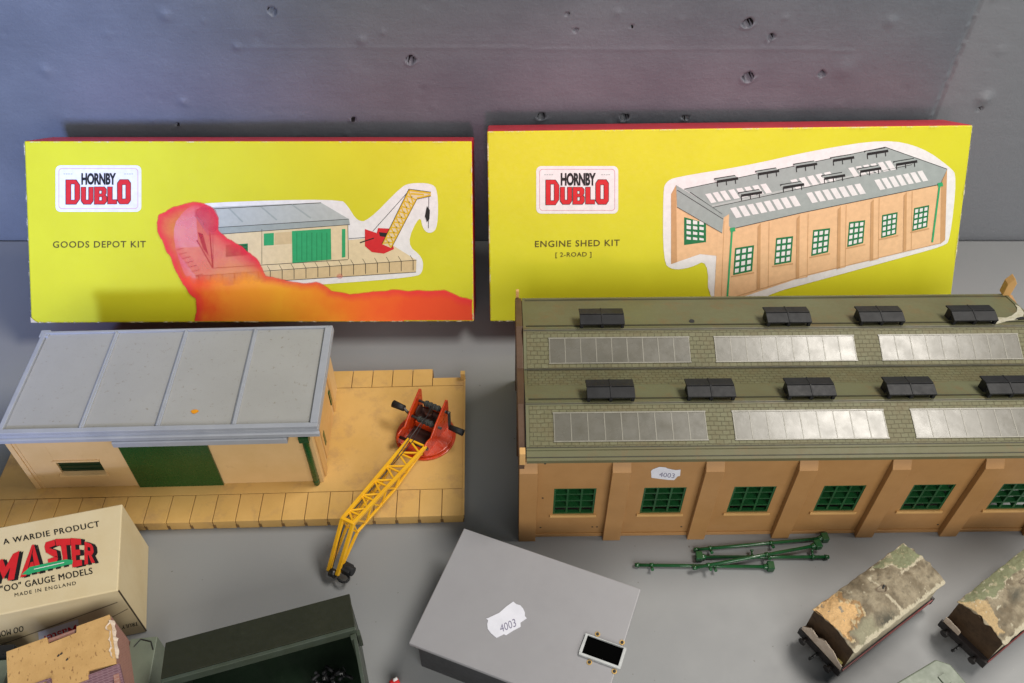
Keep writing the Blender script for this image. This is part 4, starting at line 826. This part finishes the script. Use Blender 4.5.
def wagon(label, loc, rz, kind):
    t = thing('toy_wagon', label, 'toy wagon', loc, rz, 'battered toy vans at the right')
    Lw, hw = 7.4, 1.44; N = 10; rn = random.Random(4 if kind == 'a' else 9)
    b = MB(); b.box((0.02, -hw+.02, 1.3), (Lw, hw-.02, 3.35)); o = b.build('body', WSIDE, t, .03)
    b = MB(); b.prism([(0, -hw, 1.3), (0, hw, 1.3)]+[(0, hw*math.cos(a), 3.36+.32*math.sin(a)) for a in [math.pi*i/8 for i in range(9)]], (-.05, 0, 0)); b.build('end_panel', WEND, t)
    # crinkled roof sheet with ragged ends
    b = MB(); nu, nv = 150, 60; vs = []; cl = []; inv = (Matrix.Translation(Vector(loc)) @ Matrix.Rotation(rz, 4, 'Z')).inverted(); PG = {k_: [inv @ onZ(780+a_/4.189, 520+b_/4.189, 3.62) for a_, b_ in v_] for k_, v_ in WPOLY[kind].items()}
    for k in range(2):
        for i in range(nu+1):
            for j in range(nv+1):
                v = -1+2*j/nv; x0 = -.08+(.10 if kind == 'a' else .22)*noise.noise(Vector((j*.13, 3 if kind == 'a' else 8, 0))); x1 = Lw+.12+.12*noise.noise(Vector((j*.18, 7, 0)))
                x = x0+(x1-x0)*i/nu; y = v*(hw+.10+.07*noise.noise(Vector((i*.10, 2*(v > 0), 0)))) if abs(v) > .9 else v*(hw+.1)
                z = 3.40+.38*(1-abs(v)**2.2)+.07*noise.noise(Vector((x*1.5, y*1.5, 1)))+.035*noise.noise(Vector((x*5, y*5, 1)))-(.07 if k else 0)
                if not k:
                    wx = x+.16*noise.noise(Vector((x*2.2, y*2.2, 3)))+.06*noise.noise(Vector((x*7, y*7, 3))); wy = y+.16*noise.noise(Vector((x*2.2, y*2.2, 9)))+.06*noise.noise(Vector((x*7, y*7, 9)))
                    f1 = noise.fractal(Vector((x*1.1, y*1.1, 2)), .7, 2.1, 6); f2 = noise.fractal(Vector((x*3.2, y*3.2, 5)), .75, 2.1, 6)*.5
                    g_ = max(0, min(1, .5+f1*1.1)); c_ = [(.165, .13, .08)[q]*(1-g_)+(.33, .28, .19)[q]*g_ for q in range(3)]
                    def mixc(c2, f): return [c_[q]*(1-f)+c2[q]*f for q in range(3)]
                    def pd(nm): return PD(wx, wy, PG[nm]) if nm in PG else -9
                    if f2 > .40: c_ = mixc((.62, .57, .42), .6); z += .01
                    c_ = mixc((.10, .085, .055), max(0, min(.75, (-f2-.12)*2.5)))
                    d = pd('green')
                    if d > -.10: c_ = (mixc((.60, .55, .40), .8) if f2 > -.02 else c_) if d < -.01 else mixc((.22, .245, .135) if f2 < .25 else (.40, .37, .23), .95)
                    d = pd('dark')
                    if d > -.25: c_ = mixc((.055, .055, .04), max(0, min(1, (d+.25)*2.2))*(.9 if f2 > -.15 else .35))
                    d = pd('olive')
                    if d > -.15: c_ = mixc((.30, .29, .19), max(0, min(.8, (d+.15)*3)))
                    for nm in ('seam', 'seam2', 'crackline'):
                        if nm in PG and pd(nm) > -.03 and f2 > -.35: c_ = mixc((.58, .52, .38), .8)
                    d = PD(wx, wy, PG['tan']) if 'tan' in PG else -9
                    if d > -.28 and kind == 'a': 
                        if d < 0: c_ = mixc((.36, .20, .07) if f2 > -.05 else (.60, .48, .28), .85 if wx > .9 or d > -.1 else 0)
                        else: c_ = [(.68, .43, .19)[q]*(1+.12*f1) for q in range(3)]; z -= .06
                    elif d > -.05: c_ = mixc((.60, .42, .20), .75 if f2 > -.3 else .3)
                    ed_ = (hw+.1)-abs(y)
                    if ed_ < .20+.25*f2 and y < 0: c_ = mixc((.58, .53, .39), .8)
                    if kind == 'b' and y > -.1 and noise.fractal(Vector((x*1.2, y*5, 4)), .7, 2.2, 5) > .62: c_ = mixc((.64, .60, .46), .85)
                    hd_ = math.hypot((x-3.95+.25*(y-.18))*.9, (y-.18)*1.5)+.08*f2
                    if hd_ < .26: z -= .22; c_ = (.02, .016, .012)
                    elif hd_ < .36: c_ = mixc((.12, .08, .05), .7); z += .03
                    z += .035*f2
                cl.append(c_ if not k else (.3, .25, .18))
                vs.append((x, y, z))
    st_ = (nu+1)*(nv+1); id_ = lambda k, i, j: k*st_+i*(nv+1)+j; fs = []
    for i in range(nu):
        for j in range(nv): fs += [(id_(0,i,j), id_(0,i+1,j), id_(0,i+1,j+1), id_(0,i,j+1)), (id_(1,i,j), id_(1,i,j+1), id_(1,i+1,j+1), id_(1,i+1,j))]
        fs += [(id_(0,i,0), id_(1,i,0), id_(1,i+1,0), id_(0,i+1,0)), (id_(0,i,nv), id_(0,i+1,nv), id_(1,i+1,nv), id_(1,i,nv))]
    for j in range(nv): fs += [(id_(0,0,j), id_(0,0,j+1), id_(1,0,j+1), id_(1,0,j)), (id_(0,nu,j), id_(1,nu,j), id_(1,nu,j+1), id_(0,nu,j+1))]
    b.add(vs, fs, 0, True); rf = b.build('roof', WROOF, t, merge=False); ca = rf.data.color_attributes.new('paint', 'FLOAT_COLOR', 'POINT'); ca.data.foreach_set('color', [v_ for c_ in cl for v_ in (*c_, 1.0)]); rf['label'] = 'peeling paper roof in mottled taupe and olive'
    b = MB(); b.tube((4.0, .16, 3.62), (4.22, .24, 3.84), .06, 9, 0, .05); b.build('roof_nail', METD, rf)
    b = MB(); b.box((-.35, -hw-.05, .95), (Lw+.2, hw+.05, 1.28)); b.box((-.42, -hw-.12, .75), (-.25, hw+.12, 1.35)); b.box((Lw+.1, -hw-.12, .75), (Lw+.3, hw+.12, 1.35))
    b.box((.9, -hw+.2, .45), (2.3, hw-.2, .95)); b.box((5.1, -hw+.2, .45), (6.5, hw-.2, .95)); fr_ = b.build('underframe', WFR, t, .03)
    b = MB(); b.box((-.2, -hw-.12, 1.1), (Lw+.12, -hw-.055, 1.34)); b.build('side_rail', WRED, t, .01)
    for x in (1.6, 5.8):
        for sy in (-1, 1):
            b = MB(); b.tube((x, sy*.86, .62), (x, sy*1.02, .62), .60, 20); b.build('wheel', METD, t)
    for sy in (-1, 1):
        for x0, x1 in ((-.42, -.70), (Lw+.3, Lw+.6)):
            b = MB(); b.tube((x0, sy*.95, 1.05), (x1, sy*.95, 1.05), .12, 10); b.tube((x1, sy*.95, 1.05), (x1+(.08 if x1 > 0 else -.08), sy*.95, 1.05), .23, 14); b.build('buffer', WFR, t)
    b = MB(); b.path([(-.42, 0, .9), (-.8, 0, .95), (-.95, .05, .7), (-.8, .1, .55)], .08, 7); b.build('coupling', METD, t)
    # torn paper at the end
    b = MB(); pts = []
    for i in range(15):
        y = -hw+2*hw*i/14; pts.append((y, (1.55 if kind == 'a' else 1.35)+.30*noise.noise(Vector((i*.38, 1, 2 if kind == 'a' else 6)))+(.55*math.sin(math.pi*i/14) if kind == 'a' else .3*(i/14))))
    for i in range(14):
        (y0, h0), (y1, h1) = pts[i], pts[i+1]
        if kind == 'b' and i < 9: continue
        b.hexa([(-.34, y0, 1.3), (-.34, y1, 1.3), (-.26, y1, 1.3), (-.26, y0, 1.3), (-.42, y0, h0+.35), (-.42, y1, h1+.35), (-.36, y1, h1+.35), (-.36, y0, h0+.35)])
    b.build('torn_end_paper', PWHT, t)
    if kind == 'a':
        b = MB(); b.box((-.33, -1.3, 1.35), (-.08, -.95, 1.75)); b.build('yellow_chip', ink('pale_yellow', (.7, .6, .2)), t, .03)
    return t
wa_ = R(33.3)
c1 = onZ(854.5, 651, 3.45); c1 = c1+1.44*Vector((-math.sin(wa_), math.cos(wa_), 0)); wagon('battered van with a bare tan patch on its peeling roof', (c1.x, c1.y, 0), wa_, 'a')
c2 = onZ(1004.5, 642.5, 3.45); c2 = c2+1.44*Vector((-math.sin(wa_), math.cos(wa_), 0)); wagon('battered van with mottled olive roof cut off by the right edge', (c2.x, c2.y, 0), wa_, 'b')
q1 = onZ(938, 658, 3.6)
V = thing('toy_wagon', 'clean grey green roofed van at the bottom edge below both battered vans', 'toy wagon', (q1.x, q1.y, 0), R(27))
b = MB(); b.prism([(-8, 0, 3.35), (-.15, 0, 3.35), (.35, -.55, 3.35), (.35, -2.9, 3.35), (-8, -2.9, 3.35)], (0, 0, .25)); b.build('roof', GG, V, .08, 3)
b = MB()
for (x, y) in ((-.35, -.75), (-.35, -2.0)): b.box((x-.45, y-.55, 3.6), (x, y, 3.68))
b.build('roof_hatch', GG, V, .02)
b = MB(); b.box((-7.8, -2.7, 1.1), (.2, -.55, 3.34)); b.build('body', WFR, V); b = MB(); b.tube((.2, -.9, 1.4), (.75, -.9, 1.4), .12, 10); b.tube((.75, -.9, 1.4), (.83, -.9, 1.4), .26, 14); b.build('buffer', METD, V)
for x in (-1.5, -6):
    for y in (-2.4, -.9): b = MB(); b.tube((x, y-.08, .6), (x, y+.08, .6), .59, 20); b.build('wheel', METD, V)
# tiny red toy piece at the bottom edge
q1 = onZ(394, 683, .4); X_ = thing('toy_piece', 'tiny red and white toy scrap at the bottom edge beside the grey box', 'toy part', (q1.x, q1.y, 0), R(20))
b = MB(); b.tube((-.2, 0, .28), (.3, .1, .30), .25, 10); b.box((-.5, -.5, 0), (.1, -.1, .4)); b.build('red_piece', K_RED, X_, .04); b = MB(); b.tube((.0, .1, .5), (.25, .15, .55), .1, 8); b.build('white_piece', K_WHITE, X_)
